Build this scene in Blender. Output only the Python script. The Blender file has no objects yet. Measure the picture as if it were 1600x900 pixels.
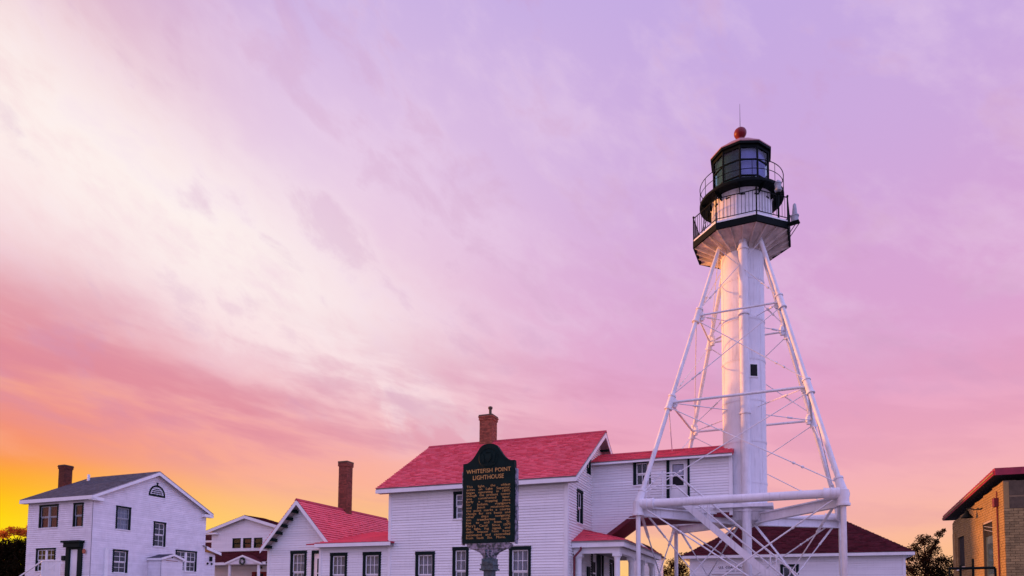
import bpy, bmesh, math, random
from mathutils import Vector, Matrix
R = math.radians
sc = bpy.context.scene
col = sc.collection
random.seed(7)

# ------------------------------------------------------------------ camera
cam_d = bpy.data.cameras.new("camera")
cam = bpy.data.objects.new("camera", cam_d)
col.objects.link(cam)
cam_d.sensor_width = 36.0
cam_d.lens = 36.0 * 1067.0 / 1600.0
cam_d.shift_y = (876.3 - 450.0) / 1600.0
cam_d.clip_start = 0.1
cam_d.clip_end = 6000
cam.matrix_world = (Matrix.Translation((0, 0, 1.6)) @ Matrix.Rotation(R(90) + 0.064, 4, 'X')
                    @ Matrix.Rotation(0.008, 4, 'Z'))
sc.camera = cam

# ------------------------------------------------------------------ colour helpers
def lin(c):
    r = []
    for v in c[:3]:
        v = v / 255.0
        r.append(v / 12.92 if v <= 0.04045 else ((v + 0.055) / 1.055) ** 2.4)
    return (r[0], r[1], r[2], 1.0)

class NT:
    def __init__(s, tree):
        s.t = tree; s.n = tree.nodes; s.l = tree.links
    def node(s, t, **kw):
        n = s.n.new(t)
        for k, v in kw.items(): setattr(n, k, v)
        return n
    def put(s, sock, v):
        if isinstance(v, bpy.types.NodeSocket): s.l.new(v, sock)
        elif v is not None: sock.default_value = v
    def math(s, op, a, b=None, c=None, clamp=False):
        n = s.node('ShaderNodeMath', operation=op); n.use_clamp = clamp
        s.put(n.inputs[0], a)
        if b is not None: s.put(n.inputs[1], b)
        if c is not None: s.put(n.inputs[2], c)
        return n.outputs[0]
    def ramp(s, fac, stops, interp='B_SPLINE'):
        n = s.node('ShaderNodeValToRGB'); cr = n.color_ramp; cr.interpolation = interp
        while len(cr.elements) < len(stops): cr.elements.new(0.5)
        for e, (p, c) in zip(cr.elements, stops):
            e.position = p; e.color = c if len(c) == 4 else (*c, 1)
        s.put(n.inputs[0], fac); return n.outputs[0]
    def mix(s, fac, a, b, mode='MIX'):
        n = s.node('ShaderNodeMix', data_type='RGBA', blend_type=mode)
        s.put(n.inputs[0], fac); s.put(n.inputs[6], a); s.put(n.inputs[7], b)
        return n.outputs[2]
    def smooth(s, v, a, b, lo=0.0, hi=1.0):
        n = s.node('ShaderNodeMapRange', interpolation_type='SMOOTHSTEP')
        s.put(n.inputs[0], v); n.inputs[1].default_value = a; n.inputs[2].default_value = b
        n.inputs[3].default_value = lo; n.inputs[4].default_value = hi
        return n.outputs[0]
    def comb(s, x, y, z):
        n = s.node('ShaderNodeCombineXYZ')
        for i, v in enumerate((x, y, z)): s.put(n.inputs[i], v)
        return n.outputs[0]
    def noise(s, vec, scale, detail=4, rough=0.5, dist=0.0):
        n = s.node('ShaderNodeTexNoise'); s.put(n.inputs['Vector'], vec)
        n.inputs['Scale'].default_value = scale; n.inputs['Detail'].default_value = detail
        n.inputs['Roughness'].default_value = rough; n.inputs['Distortion'].default_value = dist
        return n.outputs[0]

# ------------------------------------------------------------------ sky (world)
world = bpy.data.worlds.new("World"); sc.world = world
world.use_nodes = True
w = NT(world.node_tree); w.n.clear()
tc = w.node('ShaderNodeTexCoord')
sep = w.node('ShaderNodeSeparateXYZ'); w.l.new(tc.outputs['Generated'], sep.inputs[0])
x, y, z = sep.outputs
DEG = 57.29578
az = w.math('MULTIPLY', w.math('ARCTAN2', x, y), DEG)              # 0 = straight ahead, + to the right
el = w.math('MULTIPLY', w.math('ARCSINE', z), DEG)
# banks of cloud bend the gradient a little
v_w = w.comb(w.math('MULTIPLY', x, 2.0), w.math('MULTIPLY', y, 2.0), w.math('MULTIPLY', z, 6.0))
n_w = w.noise(v_w, 1.3, 3, 0.5)
el_w = w.math('ADD', el, w.math('MULTIPLY', w.math('SUBTRACT', n_w, 0.5), 4.0))
f = w.math('DIVIDE', el_w, 90.0)
def stops(L): return [(max(e, 0) / 90.0, lin(c)) for e, c in L]
right = w.ramp(f, stops([(0, (255, 206, 105)), (3.5, (254, 190, 138)), (7.5, (248, 182, 178)), (13, (238, 168, 194)), (19, (222, 163, 206)),
                         (26, (214, 166, 214)), (33, (205, 170, 222)), (42, (196, 170, 226)), (90, (188, 172, 236))]))
mid = w.ramp(f, stops([(0, (255, 232, 80)), (4.2, (255, 224, 92)), (6.8, (255, 200, 118)), (9.5, (253, 176, 148)), (14, (244, 166, 175)),
                       (21, (232, 182, 210)), (29, (236, 206, 230)), (37, (222, 192, 228)), (44, (200, 176, 226)), (90, (188, 172, 236))]))
left = w.ramp(f, stops([(0, (255, 238, 40)), (4.4, (255, 228, 0)), (6.4, (255, 198, 4)), (8.2, (255, 164, 34)), (10.0, (250, 146, 96)), (14.5, (236, 144, 140)),
                        (20, (226, 158, 170)), (25, (246, 212, 222)), (30, (246, 206, 216)), (37, (222, 168, 186)), (44, (200, 160, 205)), (90, (188, 172, 236))]))
# distance in azimuth from the sunset at -42 degrees, wrapped
daz = w.math('ABSOLUTE', w.math('WRAP', w.math('ADD', az, 42.0), 180.0, -180.0))
k1 = w.smooth(daz, 2, 25)
k2 = w.smooth(daz, 24, 62)
base = w.mix(k2, w.mix(k1, left, mid), right)
# opposite the sunset: soft lilac dusk
dusk = w.mix(1.0, w.ramp(f, stops([(0, (226, 206, 246)), (12, (224, 212, 255)), (30, (214, 208, 255)), (90, (188, 180, 244))])), (1.12, 1.18, 1.50, 1), 'MULTIPLY')
base = w.mix(w.smooth(daz, 79, 118), base, dusk)
def gauss(v_, c_, s_):
    q = w.math('DIVIDE', w.math('SUBTRACT', v_, c_), s_)
    return w.math('POWER', 2.718, w.math('MULTIPLY', w.math('MULTIPLY', q, q), -1.0))
def fade(m_, c_, col_):                     # lay colour col_ over base by mask m_ times c_
    return w.mix(w.math('MULTIPLY', m_, c_), base, lin(col_))
sl = w.math('ADD', el, w.math('MULTIPLY', az, 0.36))       # streaks slope down to the right
sb = w.math('ADD', el, w.math('MULTIPLY', az, 0.16))       # lower banks lie flatter
# soft billows
n_big = w.noise(w.comb(w.math('MULTIPLY', az, .045), w.math('MULTIPLY', sl, .085), w.math('MULTIPLY', y, .8)), 1.5, 5, .5, .15)
n_mid = w.noise(w.comb(w.math('MULTIPLY', az, .105), w.math('MULTIPLY', sl, .16), w.math('ADD', y, 4.0)), 1.6, 7, .58, .25)
n_fine = w.noise(w.comb(w.math('MULTIPLY', az, .26), w.math('MULTIPLY', sl, .42), w.math('ADD', y, 9.0)), 1.6, 7, .62, .3)
n_bank = w.noise(w.comb(w.math('MULTIPLY', az, .05), w.math('MULTIPLY', sb, .22), w.math('ADD', y, 2.0)), 1.5, 7, .55, .2)
mixn = w.math('ADD', w.math('MULTIPLY', n_big, .45), w.math('ADD', w.math('MULTIPLY', n_mid, .37), w.math('MULTIPLY', n_fine, .18)))
# pale lit cloud: a broad glow upper left, tapering into a streak towards the middle
glow = w.math('MULTIPLY', gauss(sl, 17.5, 7.5), w.smooth(az, 10, -26))
base = fade(w.math('MULTIPLY', glow, w.smooth(mixn, .36, .54, .55, 1.0)), 1.0, (255, 243, 238))
base = fade(w.math('MULTIPLY', w.smooth(mixn, .46, .62), w.smooth(el, 13, 24)), .34, (238, 212, 236))
streak = w.math('MULTIPLY', w.math('MULTIPLY', gauss(sl, 12.8, 2.6), w.smooth(n_mid, .44, .60)), w.smooth(w.math('ABSOLUTE', w.math('ADD', az, 14.0)), 20, 6))
base = fade(streak, .8, (255, 232, 232))
# mauve and rose banks
base = fade(w.math('MULTIPLY', w.smooth(n_bank, .46, .62), w.math('MULTIPLY', w.smooth(sb, 4, 9), w.math('MULTIPLY', w.smooth(el, 24, 16), w.smooth(az, 22, -8, .45, 1.0)))), .42, (206, 134, 170))
coral = w.math('MULTIPLY', w.math('MULTIPLY', gauss(sb, 11.2, 3.2), w.smooth(az, -2, -26)), w.smooth(n_bank, .36, .56, .35, 1.0))
base = fade(coral, .68, (224, 136, 150))
base = fade(w.math('MULTIPLY', w.smooth(n_mid, .52, .68), w.smooth(el, 9, 18)), .26, (202, 150, 190))
# peach wisps low down
base = fade(w.math('MULTIPLY', w.smooth(n_bank, .50, .34), w.math('MULTIPLY', gauss(el, 12.5, 3.5), w.smooth(az, 6, -20))), .5, (255, 176, 140))
# the glow of the sun just outside the left edge of the frame
gx = w.math('DIVIDE', w.math('SUBTRACT', az, -63.0), 7.5); gy = w.math('DIVIDE', w.math('SUBTRACT', el, 2.5), 6.0)
gl_ = w.math('POWER', 2.718, w.math('MULTIPLY', w.math('ADD', w.math('MULTIPLY', gx, gx), w.math('MULTIPLY', gy, gy)), -1.0))
base = w.mix(gl_, base, (3.0, 1.2, .22, 1), 'ADD')
below = w.smooth(el, -0.5, -4)
base = w.mix(below, base, lin((120, 100, 110)))
bg = w.node('ShaderNodeBackground'); w.l.new(base, bg.inputs[0]); bg.inputs[1].default_value = 1.0
wo = w.node('ShaderNodeOutputWorld'); w.l.new(bg.outputs[0], wo.inputs[0])

# ------------------------------------------------------------------ sun
sun_d = bpy.data.lights.new("sun", 'SUN'); sun = bpy.data.objects.new("sun", sun_d); col.objects.link(sun)
sun_d.energy = 5.0; sun_d.color = (1.0, 0.36, 0.09); sun_d.angle = R(2)
SAZ, SEL = R(-66), R(1.8)
d = Vector((math.sin(SAZ) * math.cos(SEL), math.cos(SAZ) * math.cos(SEL), math.sin(SEL)))
sun.rotation_euler = d.to_track_quat('Z', 'Y').to_euler()
sc.view_settings.view_transform = 'Standard'
sc.view_settings.look = 'None'
sc.view_settings.exposure = 0.0
sc.view_settings.gamma = 1.0

# ------------------------------------------------------------------ materials
MAT = {}
def pmat(name, c, rough=0.6, metal=0.0, var=0.12, scale=3.0, island=0.0, bump=0.0, bscale=40, c2=None, stretch=(1, 1, 1), spec=0.4, streak=0.0, lo=.3, hi=.7):
    m = bpy.data.materials.new(name); m.use_nodes = True
    t = NT(m.node_tree); b = t.n['Principled BSDF']
    tc = t.node('ShaderNodeTexCoord'); mp = t.node('ShaderNodeMapping')
    t.l.new(tc.outputs['Object'], mp.inputs[0]); mp.inputs['Scale'].default_value = stretch
    n = t.noise(mp.outputs[0], scale, 6, 0.6)
    dark = tuple(v * (1 - var * 1.4) for v in c) if c2 is None else c2
    light = tuple(min(v * (1 + var), 0.95) for v in c)
    colr = t.ramp(n, [(lo, (*dark, 1)), (hi, (*light, 1))], 'LINEAR')
    if island:
        g = t.node('ShaderNodeNewGeometry')
        k = t.math('ADD', t.math('MULTIPLY', g.outputs['Random Per Island'], island * 2), 1 - island)
        colr = t.mix(1.0, colr, t.comb(k, k, k), 'MULTIPLY')
    if streak:
        mp2 = t.node('ShaderNodeMapping'); t.l.new(tc.outputs['Object'], mp2.inputs[0]); mp2.inputs['Scale'].default_value = (5, 5, 0.5)
        s_ = t.smooth(t.noise(mp2.outputs[0], 2.0, 5, 0.6), 0.5, 0.75, 1.0, 1.0 - streak)
        colr = t.mix(1.0, colr, t.comb(s_, s_, s_), 'MULTIPLY')
    t.l.new(colr, b.inputs['Base Color'])
    b.inputs['Roughness'].default_value = rough; b.inputs['Metallic'].default_value = metal
    b.inputs['Specular IOR Level'].default_value = spec
    if bump:
        bn = t.node('ShaderNodeBump'); bn.inputs['Strength'].default_value = bump; bn.inputs['Distance'].default_value = 0.01
        t.l.new(t.noise(mp.outputs[0], bscale, 4, 0.6), bn.inputs['Height']); t.l.new(bn.outputs[0], b.inputs['Normal'])
    MAT[name] = m; return m
pmat('white_clapboard', (.86, .86, .86), .55, var=.04, scale=1.2, island=.05, bump=.2, bscale=60, stretch=(.4, .4, 3), streak=.07)
pmat('white_shingle_siding', (.82, .80, .83), .6, var=.07, scale=2.0, island=.05, bump=.3, bscale=50, streak=.08)
pmat('white_trim', (.86, .86, .86), .5, var=.05, scale=2, streak=.06)
pmat('white_steel', (.80, .80, .83), .5, var=.08, scale=2.0, bump=.3, bscale=24, spec=.4, streak=.2)
pmat('tower_white', (.80, .80, .83), .5, var=.06, scale=1.2, bump=.3, bscale=9, streak=.2)
pmat('red_shingle', (.86, .14, .185), .75, var=.07, scale=.7, island=.045, bump=.4, bscale=60)
pmat('red_ridge', (.50, .04, .07), .7, var=.15, scale=5)
pmat('maroon_shingle', (.085, .006, .014), .85, var=.2, scale=4, island=.25, bump=.4, bscale=60, spec=.2)
pmat('maroon_boards', (.16, .02, .03), .7, var=.2, scale=4, stretch=(1, 1, 4))
pmat('grey_shingle', (.085, .085, .11), .85, var=.2, scale=4, island=.25, bump=.4, bscale=60, spec=.2)
pmat('green_trim', (.003, .014, .013), .65, var=.15, scale=4, spec=.15)
pmat('black_iron', (.002, .006, .006), .7, var=.2, scale=6, spec=.12)
pmat('marker_green', (.0018, .016, .014), .6, var=.25, scale=9, bump=.2, bscale=60, spec=.12)
pmat('marker_gold', (.66, .36, .10), .5, var=.35, scale=30)
pmat('flaking_silver', (.24, .22, .27), .6, var=.3, scale=16, lo=.40, hi=.56, c2=(.03, .05, .055), bump=.6, bscale=50)
pmat('post_grey', (.06, .10, .11), .6, var=.5, scale=22, bump=.4, bscale=70)
pmat('brick_brown', (.33, .10, .055), .85, var=.25, scale=8, island=.3, bump=.4, bscale=60)
pmat('brick_dark', (.13, .035, .022), .85, var=.25, scale=8, island=.3)
pmat('brick_dark2', (.22, .06, .04), .85, var=.25, scale=8, island=.3, bump=.4, bscale=60)
pmat('mortar', (.20, .14, .12), .9, var=.15, scale=12)
pmat('brick_tan', (.30, .215, .09), .85, var=.2, scale=6, island=.22, bump=.4, bscale=60)
pmat('brick_painted', (.33, .22, .085), .85, var=.12, scale=2, island=.05, bump=.3, bscale=60)
pmat('mortar_pale', (.40, .34, .30), .9, var=.15, scale=12)
pmat('mortar_tan', (.22, .16, .09), .9)
pmat('concrete_grey', (.105, .08, .05), .9, var=.2, scale=7, bump=.4, bscale=40)
pmat('red_tile', (.34, .02, .05), .6, var=.2, scale=4, island=.2)
pmat('ball_red', (.20, .005, .012), .45, var=.15, scale=4)
pmat('roof_pink', (.42, .20, .20), .6, var=.15, scale=4)
pmat('door_red', (.25, .02, .02), .6)
pmat('door_blue', (.05, .09, .13), .5, var=.3, scale=3)
pmat('blind_blue', (.22, .24, .42), .7, var=.1, scale=3)
pmat('curtain', (.36, .38, .46), .9, var=.25, scale=7, stretch=(6, 6, .6))
pmat('curtain_red', (.20, .008, .02), .9, var=.3, scale=7, stretch=(6, 6, .6))
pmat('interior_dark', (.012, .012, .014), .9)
pmat('felt_shade', (.02, .012, .012), .9)
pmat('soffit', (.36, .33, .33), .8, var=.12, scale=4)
pmat('deck_soffit', (.70, .62, .56), .75, var=.25, scale=2, bump=.3, bscale=20, streak=.1)
pmat('lens_grey', (.35, .38, .42), .35, var=.2, scale=8)
pmat('wreath_green', (.012, .035, .015), .9, var=.3, scale=20)
pmat('bark', (.05, .032, .02), .9, var=.3, scale=8)
pmat('dark_letters', (.06, .05, .09), .8)
pmat('concrete_pier', (.4, .38, .35), .9, var=.15, scale=5)

def leafmat(name, c, trans):
    m = bpy.data.materials.new(name); m.use_nodes = True
    t = NT(m.node_tree); t.n.clear()
    g = t.node('ShaderNodeNewGeometry')
    k = t.math('ADD', t.math('MULTIPLY', g.outputs['Random Per Island'], 1.0), 0.5)
    cc = t.mix(1.0, (*c, 1), t.comb(k, k, k), 'MULTIPLY')
    d_ = t.node('ShaderNodeBsdfDiffuse'); t.l.new(cc, d_.inputs[0])
    tr = t.node('ShaderNodeBsdfTranslucent'); tr.inputs[0].default_value = (*trans, 1)
    mx = t.node('ShaderNodeMixShader'); mx.inputs[0].default_value = .35
    t.l.new(d_.outputs[0], mx.inputs[1]); t.l.new(tr.outputs[0], mx.inputs[2])
    o = t.node('ShaderNodeOutputMaterial'); t.l.new(mx.outputs[0], o.inputs[0])
    MAT[name] = m
leafmat('leaf_dark', (.024, .015, .008), (.05, .014, .005))
leafmat('leaf_backlit', (.40, .10, .02), (.95, .25, .04))  # orange backlight of the sunset put into the leaf colour
leafmat('leaf_needle', (.014, .012, .006), (.02, .008, .003))

def glassmat(name, tint, trans, rough=.06):
    m = bpy.data.materials.new(name); m.use_nodes = True
    t = NT(m.node_tree); t.n.clear()
    gl = t.node('ShaderNodeBsdfGlossy'); gl.inputs[0].default_value = (.9, .9, .9, 1); gl.inputs[1].default_value = rough
    tr = t.node('ShaderNodeBsdfTransparent'); tr.inputs[0].default_value = (*tint, 1)
    
    mx = t.node('ShaderNodeMixShader'); lw_ = t.node('ShaderNodeLayerWeight'); lw_.inputs[0].default_value = .25; t.put(mx.inputs[0], t.math('ADD', t.math('MULTIPLY', lw_.outputs['Facing'], .04), .025, clamp=True))
    t.l.new(tr.outputs[0], mx.inputs[1]); t.l.new(gl.outputs[0], mx.inputs[2])
    o = t.node('ShaderNodeOutputMaterial'); t.l.new(mx.outputs[0], o.inputs[0])
    MAT[name] = m
glassmat('window_glass', (.85, .88, .9), .9)
glassmat('lantern_glass', (.62, .80, .80), .5, .12)
glassmat('lantern_glass_clear', (.86, .88, .97), .8, .1)

m = bpy.data.materials.new('ground'); m.use_nodes = True
t = NT(m.node_tree); b = t.n['Principled BSDF']; tcg = t.node('ShaderNodeTexCoord')
n1 = t.noise(tcg.outputs['Object'], .08, 6, .6); n2 = t.noise(tcg.outputs['Object'], 3.0, 6, .7)
ca_ = t.ramp(n1, [(.42, (.26, .22, .20, 1)), (.58, (.14, .14, .11, 1))], 'LINEAR')
t.l.new(t.mix(.35, ca_, t.ramp(n2, [(.3, (.10, .09, .07, 1)), (.7, (.28, .25, .21, 1))], 'LINEAR')), b.inputs['Base Color'])
b.inputs['Roughness'].default_value = .95; MAT['ground'] = m

# ------------------------------------------------------------------ mesh helpers; site frame: a runs along the house fronts, b away from them
YAW = R(-22)
dA = Vector((math.cos(YAW), math.sin(YAW), 0)); dB = Vector((-math.sin(YAW), math.cos(YAW), 0))
def site(a, b, z=0): return dA * a + dB * b + Vector((0, 0, z))

class MB:
    def __init__(s, o=(0, 0, 0)): s.v = []; s.f = []; s.o = Vector(o)
    def vert(s, p): s.v.append(tuple(Vector(p) - s.o)); return len(s.v) - 1
    def face(s, pts): s.f.append([s.vert(p) for p in pts])
    def box(s, a0, a1, b0, b1, z0, z1):
        c = [s.vert((x_, y_, z_)) for z_ in (z0, z1) for x_, y_ in ((a0, b0), (a1, b0), (a1, b1), (a0, b1))]
        for q in ((3, 2, 1, 0), (4, 5, 6, 7), (0, 1, 5, 4), (1, 2, 6, 5), (2, 3, 7, 6), (3, 0, 4, 7)): s.f.append([c[i] for i in q])
        return s
    def prism(s, pts, vec):
        vec = Vector(vec); n = len(pts)
        p0 = [s.vert(p) for p in pts]; p1 = [s.vert(Vector(p) + vec) for p in pts]
        s.f.append(p0[::-1]); s.f.append(p1)
        for i in range(n):
            j = (i + 1) % n; s.f.append([p0[i], p0[j], p1[j], p1[i]])
        return s
    def tube(s, p, q, r, r2=None, n=10, caps=True):
        p, q = Vector(p), Vector(q); r2 = r if r2 is None else r2
        d_ = (q - p).normalized(); h = Vector((0, 0, 1)) if abs(d_.z) < .9 else Vector((1, 0, 0))
        e1 = d_.cross(h).normalized(); e2 = d_.cross(e1)
        A = []; B = []
        for i in range(n):
            t_ = 2 * math.pi * i / n; o_ = e1 * math.cos(t_) + e2 * math.sin(t_)
            A.append(s.vert(p + o_ * r)); B.append(s.vert(q + o_ * r2))
        for i in range(n):
            j = (i + 1) % n; s.f.append([A[i], B[i], B[j], A[j]])
        if caps: s.f.append(A); s.f.append(B[::-1])
        return s
    def lathe(s, c, prof, n=32, start=0.0, close=True, arc=2 * math.pi):
        # prof: (r, z) list
        c = Vector(c); rings = []
        m_ = n if close else n + 1
        for r_, z_ in prof:
            rings.append([s.vert(c + Vector((r_ * math.cos(start + arc * i / n), r_ * math.sin(start + arc * i / n), z_))) for i in range(m_)])
        for k in range(len(rings) - 1):
            for i in range(n):
                j = (i + 1) % m_ if close else i + 1
                s.f.append([rings[k][i], rings[k][j], rings[k + 1][j], rings[k + 1][i]])
        return s
    def beam(s, p, q, wd, h):
        p, q = Vector(p), Vector(q); d_ = (q - p).normalized()
        sd = d_.cross(Vector((0, 0, 1))).normalized(); up = sd.cross(d_)
        c0 = [p + sd * x_ * wd / 2 + up * y_ * h / 2 for x_, y_ in ((-1, -1), (1, -1), (1, 1), (-1, 1))]
        return s.prism(c0, q - p)
    def build(s, name, mat, parent=None, smooth=False, loc=None, rot=None, stuff=False):
        me = bpy.data.meshes.new(name); me.from_pydata(s.v, [], s.f)
        bm = bmesh.new(); bm.from_mesh(me)
        bmesh.ops.recalc_face_normals(bm, faces=bm.faces); bm.to_mesh(me); bm.free()
        me.materials.append(MAT[mat])
        if smooth:
            for p in me.polygons: p.use_smooth = True
            me.set_sharp_from_angle(angle=R(40))
        return put(name, me, parent, loc, rot, stuff)

def put(name, me, parent=None, loc=None, rot=None, stuff=False):
    o = bpy.data.objects.new(name, me); col.objects.link(o)
    if parent: o.parent = parent
    if loc is not None: o.location = loc
    if rot is not None: o.rotation_euler[2] = rot
    if stuff: o['kind'] = 'stuff'
    return o
def tag(o, label, cat, group=None, kind=None):
    if label: o['label'] = label
    if cat: o['category'] = cat
    if group: o['group'] = group
    if kind: o['kind'] = kind
    return o
def thing(name, label, cat, a, b, group=None, z=0.0, yaw=YAW):
    o = bpy.data.objects.new(name, None); col.objects.link(o)
    o.location = site(a, b, z); o.rotation_euler[2] = yaw; o.empty_display_size = .3
    tag(o, label, cat, group); o['o'] = (a, b, z)
    return o
def M(t): return MB(t['o'])

# clapboard wall. frame: O + U*u + (0,0,z); N outward. outline: convex polygon in (u, z); holes: (u0, u1, z0, z1)
def clip_u(poly, z):
    xs = []
    n = len(poly)
    for i in range(n):
        (u0, z0), (u1, z1) = poly[i], poly[(i + 1) % n]
        if (z0 <= z <= z1 or z1 <= z <= z0) and abs(z1 - z0) > 1e-9:
            xs.append(u0 + (u1 - u0) * (z - z0) / (z1 - z0))
    return (min(xs), max(xs)) if len(xs) >= 2 else None
def clapboards(mb, O, U, N, poly, holes=(), step=.1, z0=None, lap=.036, length=None):
    O, U, N = Vector(O), Vector(U), Vector(N); Z = Vector((0, 0, 1))
    zs = [p[1] for p in poly]; zlo = min(zs) if z0 is None else z0; zhi = max(zs)
    z_ = zlo
    while z_ < zhi - 1e-4:
        cuts = sorted({z_, min(z_ + step, zhi)} | {h for H in holes for h in H[2:4] if z_ + 1e-3 < h < z_ + step - 1e-3})
        for za, zb in zip(cuts[:-1], cuts[1:]):
            c0 = clip_u(poly, za + 1e-4); c1 = clip_u(poly, zb - 1e-4)
            if not c0 or not c1: continue
            hs = sorted([(H[0], H[1]) for H in holes if H[2] < (za + zb) / 2 < H[3]])
            segs = []; s0 = None
            lo0, lo1 = c0[0], c1[0]
            for h0, h1 in hs:
                segs.append((lo0, lo1, h0, h0)); lo0 = lo1 = h1
            segs.append((lo0, lo1, c0[1], c1[1]))
            for a0, a1, b0, b1 in segs:
                if b0 - a0 < .005 and b1 - a1 < .005: continue
                fa = (z_ + step - za) / step; fb = (z_ + step - zb) / step
                # butt joints so boards have ends
                L = b0 - a0; cutu = [0.0]
                if length and L > length * 1.3:
                    q = random.uniform(.3, 1) * length
                    while q < L - .4: cutu.append(q / L); q += length * random.uniform(.8, 1.1)
                cutu.append(1.0)
                for s_, e_ in zip(cutu[:-1], cutu[1:]):
                    j = random.uniform(-.0015, .0015)
                    g = .003 if e_ < 1 else 0
                    p = lambda t_, low: (a0 + (b0 - a0) * t_ if low else a1 + (b1 - a1) * t_)
                    A_ = O + U * p(s_, 1) + Z * za; B_ = O + U * (p(e_, 1) - g) + Z * za
                    C_ = O + U * (p(e_, 0) - g) + Z * zb; D_ = O + U * p(s_, 0) + Z * zb
                    o0 = N * (.004 + lap * fa + j); o1 = N * (.004 + lap * fb + j)
                    i_ = [mb.vert(A_ + o0), mb.vert(B_ + o0), mb.vert(C_ + o1), mb.vert(D_ + o1), mb.vert(A_), mb.vert(B_)]
                    mb.f.append(i_[0:4]); mb.f.append([i_[4], i_[5], i_[1], i_[0]])
        z_ += step
def backing(mb, O, U, N, poly, holes=(), th=.12):
    # solid wall behind the boards, cut into strips round the openings
    O, U, N = Vector(O), Vector(U), Vector(N); Z = Vector((0, 0, 1))
    us = sorted({u for u, z_ in poly} | {h for H in holes for h in H[:2]})
    def zr(u):
        ys = []
        n = len(poly)
        for i in range(n):
            (u0, z0), (u1, z1) = poly[i], poly[(i + 1) % n]
            if (u0 <= u <= u1 or u1 <= u <= u0) and abs(u1 - u0) > 1e-9: ys.append(z0 + (z1 - z0) * (u - u0) / (u1 - u0))
        return (min(ys), max(ys)) if ys else None
    for ua, ub in zip(us[:-1], us[1:]):
        if ub - ua < 1e-4: continue
        ra, rb = zr(ua + 1e-5), zr(ub - 1e-5)
        if not ra or not rb: continue
        hs = sorted([(H[2], H[3]) for H in holes if H[0] < (ua + ub) / 2 < H[1]])
        lo = (ra[0], rb[0])
        for h0, h1 in hs + [(None, None)]:
            top = (ra[1], rb[1]) if h0 is None else (h0, h0)
            if top[0] - lo[0] > .004 or top[1] - lo[1] > .004:
                mb.prism([O + U * ua + Z * lo[0], O + U * ub + Z * lo[1], O + U * ub + Z * top[1], O + U * ua + Z * top[0]], -N * th)
            if h0 is not None: lo = (h1, h1)
def wall(parent, O, U, N, poly, holes=(), step=.115, mat='white_clapboard', label=None, length=3.6):
    mb = M(parent); clapboards(mb, O, U, N, poly, holes, step, length=length)
    w_ = mb.build('wall', mat, parent); w_['kind'] = 'stuff'
    mb = M(parent); backing(mb, O, U, N, poly, holes); mb.build('wall_core', mat, parent)
    return w_

# shingled roof plane: O lower-left, U along eave, V up slope (unit), poly convex in (u, v)
def roof(parent, name, O, U, V, poly, mat='red_shingle', row=.17, tab=.3, th=.06, lift=.042, under='soffit'):
    O, U, V = Vector(O), Vector(U).normalized(), Vector(V).normalized(); N = U.cross(V).normalized()
    if N.z < 0: N = -N
    mb = M(parent); mb.prism([O + U * u + V * v_ for u, v_ in poly], -N * th); slab = mb.build(name, under, parent)
    mb = M(parent); mb.face([O + U * u + V * v_ + N * .0015 for u, v_ in poly]); mb.build('underlay_shade', 'felt_shade', slab)  # dark sheet added so gaps between shingle rows read as shade lines
    mb = M(parent)
    vs = [p[1] for p in poly]; v0 = min(vs) - .02; k = 0
    while v0 < max(vs) - .01:
        vb = min(v0 + row, max(vs)); ca = clip_u(poly, max(v0, min(vs) + 1e-4)); cb = clip_u(poly, vb - 1e-4)
        if ca and cb:
            u_ = min(ca[0], cb[0]) - (k % 3) * tab / 3 - random.random() * .05
            while u_ < max(ca[1], cb[1]):
                wd = tab * random.uniform(.85, 1.12)
                l0 = max(u_, ca[0]); l1 = max(u_, cb[0]); r0 = min(u_ + wd - .008, ca[1]); r1 = min(u_ + wd - .008, cb[1])
                if r0 - l0 > .01 or r1 - l1 > .01:
                    r0 = max(r0, l0); r1 = max(r1, l1)
                    h = lift * random.uniform(.7, 1.3); e = random.uniform(-.008, .008)
                    A_ = O + U * l0 + V * (v0 + e) + N * h; B_ = O + U * r0 + V * (v0 + e) + N * h
                    C_ = O + U * r1 + V * vb + N * .004; D_ = O + U * l1 + V * vb + N * .004
                    i_ = [mb.vert(A_), mb.vert(B_), mb.vert(C_), mb.vert(D_), mb.vert(A_ - N * h * .72), mb.vert(B_ - N * h * .72)]
                    mb.f.append(i_[:4]); mb.f.append([i_[4], i_[5], i_[1], i_[0]])
                    mb.f.append([i_[4], i_[0], i_[3]]); mb.f.append([i_[5], i_[2], i_[1]])
                u_ += wd
        v0 += row; k += 1
    mb.build('shingles', mat, slab, stuff=True)
    return slab

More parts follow.
